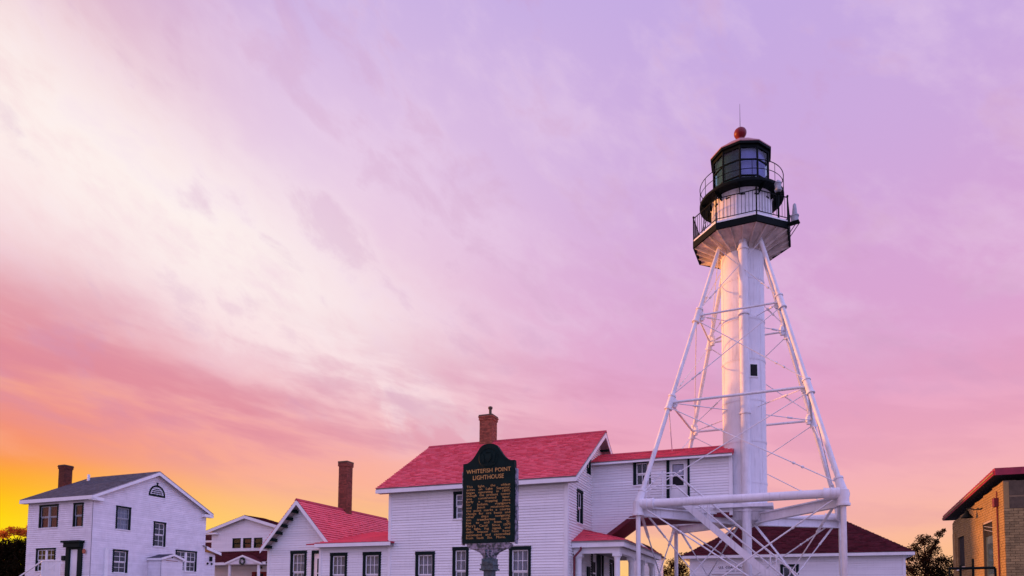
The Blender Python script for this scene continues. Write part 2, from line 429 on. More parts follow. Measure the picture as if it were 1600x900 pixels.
# windows: local x to the right, y into the wall, z up, origin at lower-left of the casing
WIN = {}
def win_meshes(key, wd, h, cas, head, cols, rows, sash=.05, dbl=False, sill=.05):
    if key in WIN: return WIN[key]
    def fin(mb, n, mat):
        o = mb.build(n, mat); me = o.data; bpy.data.objects.remove(o); return me
    c = MB()
    c.box(0, cas, -.05, .10, 0, h - head); c.box(wd - cas, wd, -.05, .10, 0, h - head); c.box(-.01, wd + .01, -.062, .10, h - head, h)
    s_ = MB(); s_.box(-.03, wd + .03, -.075, .10, -sill, 0)
    ix0, ix1, iz0, iz1 = cas, wd - cas, 0, h - head
    f_ = MB(); mun = MB(); panes = []
    spans = [(ix0, ix1)] if not dbl else [(ix0, (ix0 + ix1) / 2 - .05), ((ix0 + ix1) / 2 + .05, ix1)]
    if dbl: f_.box((ix0 + ix1) / 2 - .05, (ix0 + ix1) / 2 + .05, -.01, .09, iz0, iz1)
    pw = ph = 0
    for s0, s1 in spans:
        zm = (iz0 + iz1) / 2
        for (zz0, zz1, yo) in ((zm, iz1, .02), (iz0, zm, .055)):
            f_.box(s0, s0 + sash, yo, yo + .03, zz0, zz1); f_.box(s1 - sash, s1, yo, yo + .03, zz0, zz1)
            f_.box(s0 + sash, s1 - sash, yo, yo + .03, zz0, zz0 + sash); f_.box(s0 + sash, s1 - sash, yo, yo + .03, zz1 - sash, zz1)
            gx0, gx1, gz0, gz1 = s0 + sash, s1 - sash, zz0 + sash, zz1 - sash
            pw, ph = (gx1 - gx0) / cols, (gz1 - gz0) / rows
            for i in range(1, cols): f_.box(gx0 + i * pw - .011, gx0 + i * pw + .011, yo + .004, yo + .026, gz0, gz1)
            for j in range(1, rows): f_.box(gx0, gx1, yo + .006, yo + .024, gz0 + j * ph - .011, gz0 + j * ph + .011)
            for i in range(cols):
                for j in range(rows): panes.append((gx0 + i * pw, yo + .015, gz0 + j * ph))
    g = MB(); g.box(.004, pw - .004, -.002, .002, .004, ph - .004)
    WIN[key] = dict(casing=fin(c, 'casing', 'green_trim'), sill=fin(s_, 'sill', 'white_trim'), sash=fin(f_, 'sash', 'white_trim'),
                    pane=fin(g, 'pane', 'window_glass'), panes=panes, inner=(ix0, ix1, iz0, iz1))
    return WIN[key]
CUR = {}
def window(parent, a, b, z, face, wd, h, cas=.12, head=.15, cols=3, rows=2, dbl=False, curtain='lace', label=None, sash=.05, sashmat=None):
    key = (round(wd, 2), round(h, 2), cas, head, cols, rows, dbl, sash)
    W = win_meshes(key, wd, h, cas, head, cols, rows, sash, dbl)
    o = Vector(parent['o']); rot = {'front': 0, 'right': R(90), 'left': R(-90)}[face]
    wn = put('window', W['casing'], parent, Vector((a, b, z)) - o, rot)
    if label: wn['label'] = label
    put('sill', W['sill'], wn); sa_ = put('sash', W['sash'], wn)
    if sashmat:
        me = W['sash'].copy(); me.materials[0] = MAT[sashmat]; sa_.data = me
    for p in W['panes']: put('pane', W['pane'], wn, p)
    ix0, ix1, iz0, iz1 = W['inner']
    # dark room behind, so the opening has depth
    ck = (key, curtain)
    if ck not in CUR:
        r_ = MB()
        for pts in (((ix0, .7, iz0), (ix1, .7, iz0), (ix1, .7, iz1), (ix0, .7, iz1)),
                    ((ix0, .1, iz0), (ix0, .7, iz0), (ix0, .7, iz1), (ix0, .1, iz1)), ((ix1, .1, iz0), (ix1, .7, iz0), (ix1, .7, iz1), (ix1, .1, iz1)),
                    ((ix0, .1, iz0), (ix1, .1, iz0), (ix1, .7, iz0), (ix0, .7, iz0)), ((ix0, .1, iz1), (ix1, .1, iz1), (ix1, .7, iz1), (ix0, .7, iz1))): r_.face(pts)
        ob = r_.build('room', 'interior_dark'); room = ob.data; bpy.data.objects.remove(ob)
        cm = None
        if curtain:
            c_ = MB(); n = 40; zt = iz1 - .02; zb = iz0 + .02
            if curtain == 'half': zb = (iz0 + iz1) / 2 + .1
            if curtain == 'split': zb = iz0 + .02
            for i in range(n):
                u0, u1 = i / n, (i + 1) / n
                if curtain == 'split' and .42 < u0 < .56: continue
                y0 = .16 + .022 * math.sin(u0 * 44) + .012 * math.sin(u0 * 97); y1 = .16 + .022 * math.sin(u1 * 44) + .012 * math.sin(u1 * 97)
                X0 = ix0 + (ix1 - ix0) * u0; X1 = ix0 + (ix1 - ix0) * u1
                c_.face([(X0, y0, zb), (X1, y1, zb), (X1, y1, zt), (X0, y0, zt)])
                c_.face([(X0, y0 + .004, zb), (X0, y0 + .004, zt), (X1, y1 + .004, zt), (X1, y1 + .004, zb)])
            ob = c_.build('curtain', 'curtain_red' if curtain == 'red' else 'curtain'); cm = ob.data; bpy.data.objects.remove(ob)
        CUR[ck] = (room, cm)
    room, cm = CUR[ck]
    put('window_recess', room, wn)
    if cm: put('curtain', cm, wn)
    return wn
def hole(u, z, wd, h): return (u + .02, u + wd - .02, z, z + h - .02)

def chimney(parent, a, b, z0, z1, wa, wb, brick='brick_brown', cap=True, flue=False):
    mb = M(parent); mb.box(a - wa / 2 + .015, a + wa / 2 - .015, b - wb / 2 + .015, b + wb / 2 - .015, z0, z1 - .02)
    ch = mb.build('chimney', 'mortar', parent)
    mb = M(parent); z_ = z0; k = 0
    while z_ < z1 - .06:
        grow = .0
        if cap and z_ > z1 - .26: grow = .035
        if cap and z_ > z1 - .12: grow = .06
        for face in range(4):
            L = (wa if face % 2 == 0 else wb) + 2 * grow; n = max(2, round(L / .215)); bw = L / n
            off = -(bw / 2) if k % 2 else 0
            u_ = off
            while u_ < L - .01:
                u0, u1 = max(u_, 0) + .005, min(u_ + bw, L) - .005
                if u1 - u0 > .03:
                    pr = random.uniform(0, .006); t_ = .09
                    A0, A1, B0, B1 = a - wa / 2 - grow, a + wa / 2 + grow, b - wb / 2 - grow, b + wb / 2 + grow
                    if face == 0: mb.box(A0 + u0, A0 + u1, B0 - pr, B0 + t_, z_ + .005, z_ + .062)
                    if face == 1: mb.box(A1 - t_, A1 + pr, B0 + u0, B0 + u1, z_ + .0055, z_ + .0615)
                    if face == 2: mb.box(A0 + u0, A0 + u1, B1 - t_, B1 + pr, z_ + .005, z_ + .062)
                    if face == 3: mb.box(A0 - pr, A0 + t_, B0 + u0, B0 + u1, z_ + .0055, z_ + .0615)
                u_ += bw
        z_ += .068; k += 1
    mb.build('brickwork', brick, ch, stuff=True)
    if cap:
        mb = M(parent); mb.box(a - wa / 2 - .04, a + wa / 2 + .04, b - wb / 2 - .04, b + wb / 2 + .04, z_ + .002, z_ + .07); mb.build('chimney_cap', 'concrete_grey', ch)
    if flue:
        mb = M(parent); mb.lathe((a + .1, b, 0), [(.07, z_ + .05), (.07, z_ + .40), (.11, z_ + .42), (.11, z_ + .52), (.02, z_ + .56)], 14); mb.build('flue_pipe', 'concrete_grey', ch, True)
    return ch

# ------------------------------------------------------------------ ground
g = MB(); NG = 40
for i in range(NG):
    for j in range(NG):
        def gp(i, j):
            fx = (i / NG * 2 - 1); fy = (j / NG * 2 - 1)
            X = 1500 * fx * abs(fx); Y = 1500 * fy * abs(fy)
            return (X, Y, 0)
        g.face([gp(i, j), gp(i + 1, j), gp(i + 1, j + 1), gp(i, j + 1)])
tag(g.build('ground', 'ground'), None, None, kind='structure')

# ================================================================== LIGHTHOUSE
AT, BT = -1.646, 31.043
LT = thing('lighthouse', 'tall white skeleton lighthouse with black lantern room and braced legs', 'lighthouse', AT, BT)
def P3(r, ang, z_): return Vector((AT + r * math.cos(R(ang)), BT + r * math.sin(R(ang)), z_))
# central cylinder, built of riveted rings
mb = M(LT); prof = []
zs = [5.86] + [6.9 + 1.78 * i for i in range(7)]
for i, z_ in enumerate(zs[:-1]):
    z1 = zs[i + 1] if i < len(zs) - 2 else 17.6
    prof += [(.902, z_), (.902, z1 - .10), (.916, z1 - .10), (.916, z1)]
mb.lathe((AT, BT, 0), prof, 64); mb.build('stair_cylinder', 'tower_white', LT, True)
mb = M(LT)
pa, pb = AT + .10, BT - 1.02
mb.tube((pa, pb, 0), (pa, pb, 17.35), .19, n=24); mb.build('weight_pipe', 'white_steel', LT, True)
for z_ in (14.05, 9.75, 5.6, 16.9):
    mb = M(LT); mb.lathe((pa, pb, 0), [(.19, z_ + .05), (.235, z_ + .05), (.235, z_ - .03), (.19, z_ - .03)], 24); mb.build('pipe_flange', 'white_steel', LT, True)
mb = M(LT)
for z_ in [6.9 + 1.78 * i - .05 for i in range(6)]:
    for i in range(44):
        p = P3(.916, i * 360 / 44, z_); n_ = Vector((math.cos(R(i * 360 / 44)), math.sin(R(i * 360 / 44)), 0)); mb.tube(p, p + n_ * .014, .016, .008, 5)
mb.build('rivets', 'tower_white', LT, stuff=True)
for a_ in (-150, -35, 60):
    mb = M(LT); mb.tube(P3(.903, a_, 5.9), P3(.903, a_, 17.1), .012, n=6); mb.build('plate_seam', 'tower_white', LT)
# small window on the cylinder
an = -90 + 41
cw = P3(.93, -60.5, 11.64)
mb = M(LT)
e_ = Vector((math.cos(R(-60.5 + 90)), math.sin(R(-60.5 + 90)), 0)); nn = Vector((math.cos(R(-60.5)), math.sin(R(-60.5)), 0)); Zv = Vector((0, 0, 1))
def pan(mb, c, w2, h2, d0, d1): mb.prism([c + nn * d0 - e_ * w2 - Zv * h2, c + nn * d0 + e_ * w2 - Zv * h2, c + nn * d0 + e_ * w2 + Zv * h2, c + nn * d0 - e_ * w2 + Zv * h2], nn * (d1 - d0))
pan(mb, cw + Zv * .0, .20, .31, -.12, .0); wn = mb.build('window', 'white_trim', LT)
mb = M(LT); pan(mb, cw, .15, .25, -.02, .012); mb.build('casing', 'green_trim', wn)
mb = M(LT); pan(mb, cw, .11, .20, .0, .016); mb.build('pane', 'interior_dark', wn)

# legs: four corners, splayed; square turned about 3 degrees from the houses
def corner(k, z_):          # z_ above ground
    w_ = 6.771 - .355 * (z_ - 1.6)
    ang = [200, 290, 110, 20][k] + 22           # into the site frame
    return P3(w_, ang - .0, z_)
LV = {'A': 14.044, 'B': 10.092, 'C': 5.721}
names = ['front left', 'front right', 'back left', 'back right']
for k in range(4):
    top = corner(k, 17.42); C_ = corner(k, LV['C'])
    mb = M(LT)
    r0 = .095
    mb.tube(C_, top, r0, r0 * .92, 16); leg = mb.build('leg', 'white_steel', LT, True)
    for L_ in ('A', 'B'):
        p = corner(k, LV[L_]); d_ = (top - C_).normalized()
        m2 = M(LT); m2.tube(p - d_ * .30, p + d_ * .30, .135, n=16); m2.tube(p - d_ * .33, p - d_ * .27, .165, n=16); m2.tube(p + d_ * .27, p + d_ * .33, .165, n=16)
        ctr = Vector((AT, BT, p.z)); m2.beam(p, p + (ctr - p).normalized() * .32, .12, .26)
        m2.tube(p + (ctr - p).normalized() * .2 + Vector((0, 0, -.2)), p + (ctr - p).normalized() * .2 + Vector((0, 0, .2)), .09, n=10)
        m2.build('leg_joint', 'white_steel', leg, True)
    m2 = M(LT); d_ = (top - C_).normalized(); ctr = Vector((AT, BT, C_.z)); inn = (ctr - C_).normalized()
    m2.tube(C_ - Vector((0, 0, .42)), C_ + Vector((0, 0, .1)), .20, n=16); m2.tube(C_, C_ + d_ * .62, .18, .14, n=16)
    m2.tube(C_ + d_ * .55, C_ + d_ * .62, .17, n=16); m2.tube(C_ - Vector((0, 0, .47)), C_ - Vector((0, 0, .38)), .24, n=16)
    for s_ in (-1, 1):
        q = [1, 0][0]
    m2.build('corner_casting', 'white_steel', leg, True)
    m2 = M(LT); foot = Vector((C_.x, C_.y, 0.35)); m2.tube(foot, C_, .095, n=16); m2.tube(foot, foot + Vector((0, 0, .15)), .22, n=16)
    m2.build('lower_leg', 'white_steel', leg, True)
    m2 = M(LT); m2.lathe((C_.x, C_.y, 0), [(.5, -.05), (.45, .35), (.0, .352)], 20); m2.build('footing', 'concrete_pier', leg, True)
ring = [(0, 1), (1, 3), (3, 2), (2, 0)]
for L_, r_ in (('A', .042), ('B', .055)):
    for i, j in ring:
        mb = M(LT); mb.tube(corner(i, LV[L_]), corner(j, LV[L_]), r_, n=10); mb.build('horizontal_strut', 'white_steel', LT, True)
    for k in range(4):
        p = corner(k, LV[L_]); c_ = Vector((AT, BT, p.z)); q = c_ + (p - c_).normalized() * .9
        mb = M(LT); mb.tube(p, q, .022, n=8); m_ = p.lerp(q, .45); dd = (q - p).normalized() * .16; mb.tube(m_ - dd, m_ + dd, .045, n=8)
        mb.build('radial_rod', 'white_steel', LT, True)
for i, j in ring:
    p, q = corner(i, LV['C']), corner(j, LV['C']); d_ = (q - p).normalized()
    mb = M(LT); mb.tube(p, q, .165, n=20); mb.tube(p + d_ * .1, p + d_ * .62, .205, n=20); mb.tube(q - d_ * .62, q - d_ * .1, .205, n=20)
    for s_ in (.35, .6):
        mb.tube(p + d_ * s_, p + d_ * (s_ + .04), .235, n=20); mb.tube(q - d_ * s_, q - d_ * (s_ + .04), .235, n=20)
    mb.build('base_beam', 'white_steel', LT, True)
def rod(p, q, r_=.020, tb=.22, nm='tie_rod', double=False):
    p, q = Vector(p), Vector(q); d_ = (q - p).normalized()
    mb = M(LT); mb.tube(p, q, r_, n=8)
    L = (q - p).length; m_ = p + d_ * L * tb
    sd = d_.cross(Vector((0, 0, 1))).normalized() * .05
    # open turnbuckle: two side bars between two nuts
    for s_ in (-1, 1): mb.tube(m_ - d_ * .17 + sd * s_, m_ + d_ * .17 + sd * s_, .014, n=6)
    mb.tube(m_ - d_ * .22, m_ - d_ * .14, .05, n=8); mb.tube(m_ + d_ * .14, m_ + d_ * .22, .05, n=8)
    if double:
        for s_ in (-1, 1): mb.tube(p + sd * s_, m_ + sd * s_, .016, n=6)
    return mb.build(nm, 'white_steel', LT, True)
for i, j in ring:
    for lo, hi in (('C', 'B'), ('B', 'A')):
        rod(corner(i, LV[lo] + .35), corner(j, LV[hi] - .2)); rod(corner(j, LV[lo] + .35), corner(i, LV[hi] - .2))
    rod(corner(i, LV['A'] + .3), corner(j, 17.2), .017); rod(corner(j, LV['A'] + .3), corner(i, 17.2), .017)
    ci, cj = corner(i, LV['C']), corner(j, LV['C'])
    for p, q in ((ci, cj), (cj, ci)):
        d_ = (q - p).normalized()
        rod(p + d_ * .35 - Vector((0, 0, .25)), Vector((q.x, q.y, .5)) - d_ * .1, .030, .17, double=True)
hub = Vector((AT, BT, 5.45))
for k in range(4):
    c_ = corner(k, LV['C']); inn = (Vector((AT, BT, c_.z)) - c_).normalized()
    mb = M(LT); mb.beam(c_ + inn * .2 - Vector((0, 0, .12)), Vector((AT, BT, 5.50)) - inn * .5, .22, .05)
    mb.beam(c_ + inn * .2 - Vector((0, 0, .30)), Vector((AT, BT, 5.32)) - inn * .5, .03, .34)
    mb.beam(c_ + inn * .2 - Vector((0, 0, .48)), Vector((AT, BT, 5.13)) - inn * .5, .22, .04)
    mb.build('radial_beam', 'white_steel', LT)
    ft = corner(k, LV['C']); rod(Vector((AT, BT, 5.1)) - inn * .55, Vector((ft.x, ft.y, .55)) + inn * .15, .030, .14, double=True)
    rod(c_ + inn * .5 - Vector((0, 0, .5)), Vector((AT, BT, .6)) - inn * .4, .024, .14, double=True)
mb = M(LT); mb.lathe((AT, BT, 0), [(0, 5.0), (.3, 5.02), (.85, 5.25), (1.0, 5.58), (1.05, 5.6), (1.12, 5.6), (1.12, 5.72), (.9, 5.725)], 40); mb.build('hub', 'white_steel', LT, True)
# bearing plate under the cylinder
mb = M(LT); mb.box(AT - 1.25, AT + 1.15, BT - 1.35, BT + 1.2, 5.73, 5.86); mb.build('base_plate', 'white_steel', LT)
mb = M(LT)
for s_ in (-1, 1):
    mb.box(AT - 3.6, AT - .8, BT + s_ * .75 - .05, BT + s_ * .75 + .05, 5.40, 5.70)
mb.build('floor_beam', 'white_steel', LT)
mb = M(LT); mb.tube((AT + .1, BT - 1.02, .3), (AT + .1, BT - 1.02, .5), .3, n=20); mb.build('pipe_foot', 'white_steel', LT, True)

# main gallery: octagonal deck
OA = [-67.5 - 45 * k - 3 for k in range(8)]
def oct_(r_, z_): return [P3(r_, a_, z_) for a_ in OA]
mb = M(LT)
o1, o2, o3, o4 = oct_(2.15, 17.80), oct_(2.15, 17.52), oct_(2.06, 17.52), oct_(2.06, 17.80)
for k in range(8):
    j = (k + 1) % 8
    mb.face([o1[k], o1[j], o2[j], o2[k]]); mb.face([o2[k], o2[j], o3[j], o3[k]]); mb.face([o3[k], o3[j], o4[j], o4[k]]); mb.face([o4[k], o4[j], o1[j], o1[k]])
mb.build('gallery_fascia', 'black_iron', LT)
mb = M(LT); mb.prism(oct_(2.13, 17.805), (0, 0, .075)); mb.build('gallery_deck', 'white_trim', LT)
mb = M(LT)
lo = oct_(2.05, 17.60)
for k in range(8):
    j = (k + 1) % 8
    c0, c1 = P3(.92, OA[k], 17.18), P3(.92, OA[j], 17.18)
    # plates with a small drop towards the cylinder
    mb.prism([lo[k], lo[j], c1 - Vector((0, 0, .04)), c0 - Vector((0, 0, .04))], (0, 0, .1))
mb.build('gallery_underside', 'deck_soffit', LT)
for k in range(8):
    j = (k + 1) % 8
    for f_ in (0, .33, .66):
        p = lo[k].lerp(lo[j], f_); q = P3(.92, OA[k] - 45 * f_, 17.16)
        mb = M(LT); mb.beam(p - Vector((0, 0, .05)), q - Vector((0, 0, .06 + .05)), .035, .13); mb.build('deck_rib', 'deck_soffit', LT)
mb = M(LT); mb.lathe((AT, BT, 0), [(.915, 17.0), (.95, 17.15), (1.1, 17.30), (1.12, 17.36)], 40); mb.build('gallery_corbel', 'deck_soffit', LT, True)
# gallery railing
RLT = MB(); RLT.tube((0, 0, 0), (0, 0, .93), .011, n=6)
ob = RLT.build('baluster', 'black_iron'); bal_me = ob.data; bpy.data.objects.remove(ob)
post = MB(); post.tube((0, 0, -.28), (0, 0, 1.0), .03, n=8); post.lathe((0, 0, 0), [(0, 1.10), (.04, 1.07), (.05, 1.03), (.03, .99)], 10)
ob = post.build('railing_post', 'black_iron'); post_me = ob.data; bpy.data.objects.remove(ob)
oo = Vector(LT['o'])
top, bot = oct_(2.11, 18.88), oct_(2.11, 17.98)
for k in range(8):
    j = (k + 1) % 8
    mb = M(LT); mb.tube(top[k], top[j], .022, n=8); mb.build('handrail', 'black_iron', LT, True)
    mb = M(LT); mb.tube(bot[k], bot[j], .018, n=8); mb.build('bottom_rail', 'black_iron', LT, True)
    put('railing_post', post_me, LT, Vector((top[k].x, top[k].y, 17.9)) - oo)
    n = 11
    for i in range(1, n):
        p = top[k].lerp(top[j], i / n); put('baluster', bal_me, LT, Vector((p.x, p.y, 17.96)) - oo)
# watch room
mb = M(LT); mb.lathe((AT, BT, 0), [(1.28, 17.88), (1.28, 18.68), (1.288, 18.68), (1.288, 18.70), (1.28, 18.70), (1.28, 19.44), (1.33, 19.50)], 64); mb.build('watch_room', 'tower_white', LT, True)
for a_ in (-112, -84, -58, -30, -140):
    for hh in (0,):
        mb = M(LT); p = P3(1.275, a_, 19.22); t_ = Vector((-math.sin(R(a_)), math.cos(R(a_)), 0)); n_ = Vector((math.cos(R(a_)), math.sin(R(a_)), 0))
        mb.prism([p - t_ * .09 - Zv * .025, p + t_ * .09 - Zv * .025, p + t_ * .09 + Zv * .025, p - t_ * .09 + Zv * .025], n_ * .03)
        mb.build('vent_slot', 'black_iron', LT)
for a_ in (-120, -96, -72, -48):
    mb = M(LT); p = P3(1.282, a_, 17.9); mb.tube(p, P3(1.282, a_, 19.45), .010, n=5); mb.build('seam_strip', 'tower_white', LT)
# lantern gallery (round)
mb = M(LT); mb.lathe((AT, BT, 0), [(1.2, 19.50), (1.74, 19.50), (1.79, 19.52), (1.79, 19.63), (1.75, 19.66), (1.2, 19.66)], 64); mb.build('lantern_gallery', 'black_iron', LT, True)
for k in range(10):
    a_ = -90 + 36 * k
    mb = M(LT); mb.prism([P3(1.29, a_, 19.50), P3(1.74, a_, 19.50), P3(1.74, a_, 19.44), P3(1.29, a_, 19.22)], Vector((-math.sin(R(a_)), math.cos(R(a_)), 0)) * .03); mb.build('bracket', 'black_iron', LT)
for z_, r_ in ((20.42, .018), (20.03, .014)):
    mb = M(LT); n = 72
    pts = [P3(1.765, 360 * i / n, z_) for i in range(n)]
    for i in range(n): mb.tube(pts[i], pts[(i + 1) % n], r_, n=6, caps=False)
    mb.build('lantern_rail', 'black_iron', LT, True)
for k in range(10):
    mb = M(LT); p = P3(1.765, -108 + 36 * k, 19.6); mb.tube(p, p + Zv * .82, .013, n=6); mb.build('lantern_rail_post', 'black_iron', LT)
# lantern room: ten sides, one corner towards the photograph's viewpoint
DA = [-88 - 36 * k for k in range(10)]
RL = 1.20
def dec(r_, z_): return [P3(r_, a_, z_) for a_ in DA]
b0_, t0_ = dec(RL, 19.66), dec(RL, 21.48)
for k in range(10):
    mb = M(LT); mb.tube(b0_[k], t0_[k], .042, n=8); mb.build('lantern_post', 'black_iron', LT)
for z_, h_ in ((19.70, .10), (20.12, .05), (20.84, .05), (21.45, .16)):
    d_ = dec(RL, z_)
    for k in range(10):
        mb = M(LT); mb.beam(d_[k], d_[(k + 1) % 10], .05, h_); mb.build('glazing_bar', 'black_iron', LT)
for k in range(10):
    j = (k + 1) % 10
    clear = k in (9, 8, 7)
    for za, zb in ((19.75, 20.10), (20.145, 20.815), (20.865, 21.37)):
        pk = [P3(RL - .01, DA[k], za), P3(RL - .01, DA[j], za), P3(RL - .01, DA[j], zb), P3(RL - .01, DA[k], zb)]
        nrm = (pk[1] - pk[0]).cross(Zv).normalized() * .008
        mb = M(LT); mb.prism(pk, nrm); mb.build('lantern_pane', 'lantern_glass_clear' if clear else 'lantern_glass', LT)
# blind hung inside on the right-hand side, dark cloth on the left
mb = M(LT); mb.lathe((AT, BT, 0), [(1.02, 20.25), (1.02, 21.4), (1.015, 21.4), (1.015, 20.25)], 14, R(-88), False, R(110)); mb.build('lantern_blind', 'blind_blue', LT, True)
mb = M(LT); mb.lathe((AT, BT, 0), [(1.02, 20.0), (1.02, 21.4), (1.015, 21.4), (1.015, 20.0)], 26, R(-90), False, R(-215)); mb.build('lantern_curtain', 'post_grey', LT, True)
mb = M(LT); mb.lathe((AT, BT, 0), [(0, 19.67), (1.16, 19.67)], 20); mb.build('lantern_floor', 'interior_dark', LT)
# roof: shallow ten sided cone, wide eave
mb = M(LT)
for (r0, z0), (r1, z1) in (((1.16, 21.50), (1.33, 21.50)), ((1.33, 21.50), (1.33, 21.62)), ((1.33, 21.62), (1.18, 21.70))):
    p, q = dec(r0, z0), dec(r1, z1)
    for k in range(10): mb.face([p[k], p[(k + 1) % 10], q[(k + 1) % 10], q[k]])
mb.build('roof_eave', 'black_iron', LT)
mb = M(LT); prof = [(1.34, 21.60), (1.34, 21.645), (1.0, 21.90), (.62, 22.20), (.34, 22.38), (.16, 22.46), (.0, 22.46)]
for (r0, z0), (r1, z1) in zip(prof[:-1], prof[1:]):
    p, q = dec(r0, z0), dec(r1, z1)
    for k in range(10): mb.face([p[k], p[(k + 1) % 10], q[(k + 1) % 10], q[k]])
mb.build('lantern_roof', 'roof_pink', LT)
mb = M(LT); mb.lathe((AT, BT, 0), [(1.17, 21.50), (.6, 21.52), (0, 21.53)], 20); mb.build('lantern_ceiling', 'interior_dark', LT)
mb = M(LT); mb.lathe((AT, BT, 0), [(.14, 22.3), (.12, 22.58), (.16, 22.62), (.23, 22.68), (.265, 22.75), (.275, 22.82), (.265, 22.89), (.23, 22.96), (.16, 23.02), (.08, 23.045), (0, 23.05)], 28); mb.build('vent_ball', 'ball_red', LT, True)
mb = M(LT); mb.tube((AT, BT, 23.0), (AT, BT, 24.2), .014, .006, n=6); mb.build('lightning_rod', 'black_iron', LT)
# ladder on the left from gallery to lantern gallery
mb = M(LT)
lb, lt_ = P3(1.78, -158, 17.88), P3(1.50, -150, 19.55)
sd = (lt_ - lb).cross(Vector((math.cos(R(-155)), math.sin(R(-155)), 0))).normalized() * .17
mb.tube(lb - sd, lt_ - sd, .018, n=6); mb.tube(lb + sd, lt_ + sd, .018, n=6)
for i in range(1, 7): p = lb.lerp(lt_, i / 7); mb.tube(p - sd, p + sd, .011, n=5)
mb.build('ladder', 'black_iron', LT)
# gallery brackets for the equipment
br = P3(2.15, OA[7], 17.66); out = Vector((math.cos(R(OA[7] + 12)), math.sin(R(OA[7] + 12)), 0)); sdv = Vector((-out.y, out.x, 0))
mb = M(LT); mb.prism([br - sdv * .14, br + sdv * .14, br + sdv * .14 + out * .42, br - sdv * .14 + out * .42], (0, 0, .05))
for s_ in (-1, 1): mb.tube(br + sdv * .12 * s_ + out * .38, br + sdv * .12 * s_ - Zv * .48, .016, n=6)
mb.build('equipment_shelf', 'black_iron', LT)
hp = br + out * .24
HN = thing('signal_beacon', 'grey cone shaped beacon on a bracket outside the right gallery corner', 'beacon', hp.x, hp.y, z=hp.z + .052)
mb = M(HN); mb.lathe((hp.x, hp.y, hp.z + .052), [(0, 0), (.15, 0), (.15, .22), (.17, .23), (.17, .28), (.10, .30)], 20); mb.build('base', 'lens_grey', HN, True)
mb = M(HN); mb.lathe((hp.x, hp.y, hp.z + .052), [(.105, .285), (.09, .5), (.065, .74), (.03, .80), (0, .80)], 20); mb.build('cone_housing', 'lens_grey', HN, True)
sp = (oct_(2.11, 17.88)[7] * .45 + oct_(2.11, 17.88)[0] * .55) + Vector((0, 0, 0))
sp = oct_(2.11, 17.88)[7].lerp(oct_(2.11, 17.88)[0], .30)
SL = thing('searchlight', 'grey glass signal lamp on a black stand at the right gallery railing', 'lamp', sp.x, sp.y, z=17.88)
mb = M(SL); mb.tube((sp.x, sp.y, 17.885), (sp.x, sp.y, 18.95), .04, n=10); mb.lathe((sp.x, sp.y, 18.9), [(0, 0), (.10, .0), (.14, .05), (.05, .09)], 16); mb.build('stand', 'black_iron', SL, True)
mb = M(SL); mb.lathe((sp.x, sp.y, 19.0), [(.05, 0), (.14, .06), (.15, .12), (.13, .14), (.13, .34), (.15, .36), (.12, .44), (.04, .52), (0, .56)], 20); mb.build('lamp_housing', 'lens_grey', SL, True)

# door landing and staircase down to the right
ST = thing('steel_staircase', 'white steel staircase with pipe handrails descending from the upper passage door', 'staircase', -4.3, 28.9)
mb = M(ST)
for i in range(13): mb.box(-5.5 + i * .13, -5.5 + i * .13 + .05, 28.45, 29.82, 5.93, 5.97)
mb.build('grating', 'concrete_grey', ST, stuff=True)
mb = M(ST); mb.box(-5.53, -3.75, 28.38, 28.44, 5.80, 5.98); mb.box(-5.53, -3.75, 29.83, 29.89, 5.80, 5.98); mb.box(-5.58, -5.53, 28.38, 29.89, 5.80, 5.98); mb.build('landing_frame', 'white_steel', ST)
sx0, sz0, sx1 = -3.95, 6.02, 1.9
sl_ = -.925
for b_ in (28.40, 29.05):
    p = Vector((sx0, b_, sz0 - .16)); q = Vector((sx1, b_, sz0 - .16 + sl_ * (sx1 - sx0)))
    mb = M(ST); mb.beam(p, q, .06, .26); mb.build('stringer', 'white_steel', ST)
nst = 24
for i in range(nst):
    xx = sx0 + (sx1 - sx0) * (i + .5) / nst; zt = sz0 + sl_ * (xx - sx0) - .08
    mb = M(ST); mb.box(xx - .10, xx + .10, 28.44, 29.01, zt - .05, zt - .02); mb.build('tread', 'white_steel', ST)
for b_ in (28.40, 29.05):
    for dz in (1.12, .60):
        pts = [Vector((-5.45, b_, 5.97 + dz)), Vector((-4.25, b_, 5.97 + dz)), Vector((sx1, b_, 5.97 + dz + sl_ * (sx1 + 4.25)))]
        mb = M(ST); mb.tube(pts[0], pts[1], .028, n=10); mb.tube(pts[1], pts[2], .028, n=10); mb.build('handrail', 'white_steel', ST, True)
    for xx in (-5.45, -4.75, -3.2, -2.95, -.62, -.4, 1.4):
        base_z = 5.97 if xx < sx0 else sz0 + sl_ * (xx - sx0) - .1
        zt = 5.97 + 1.12 + (0 if xx < -4.25 else sl_ * (xx + 4.25))
        mb = M(ST); mb.tube((xx, b_, base_z), (xx, b_, zt), .024, n=8); mb.build('rail_post', 'white_steel', ST, True)

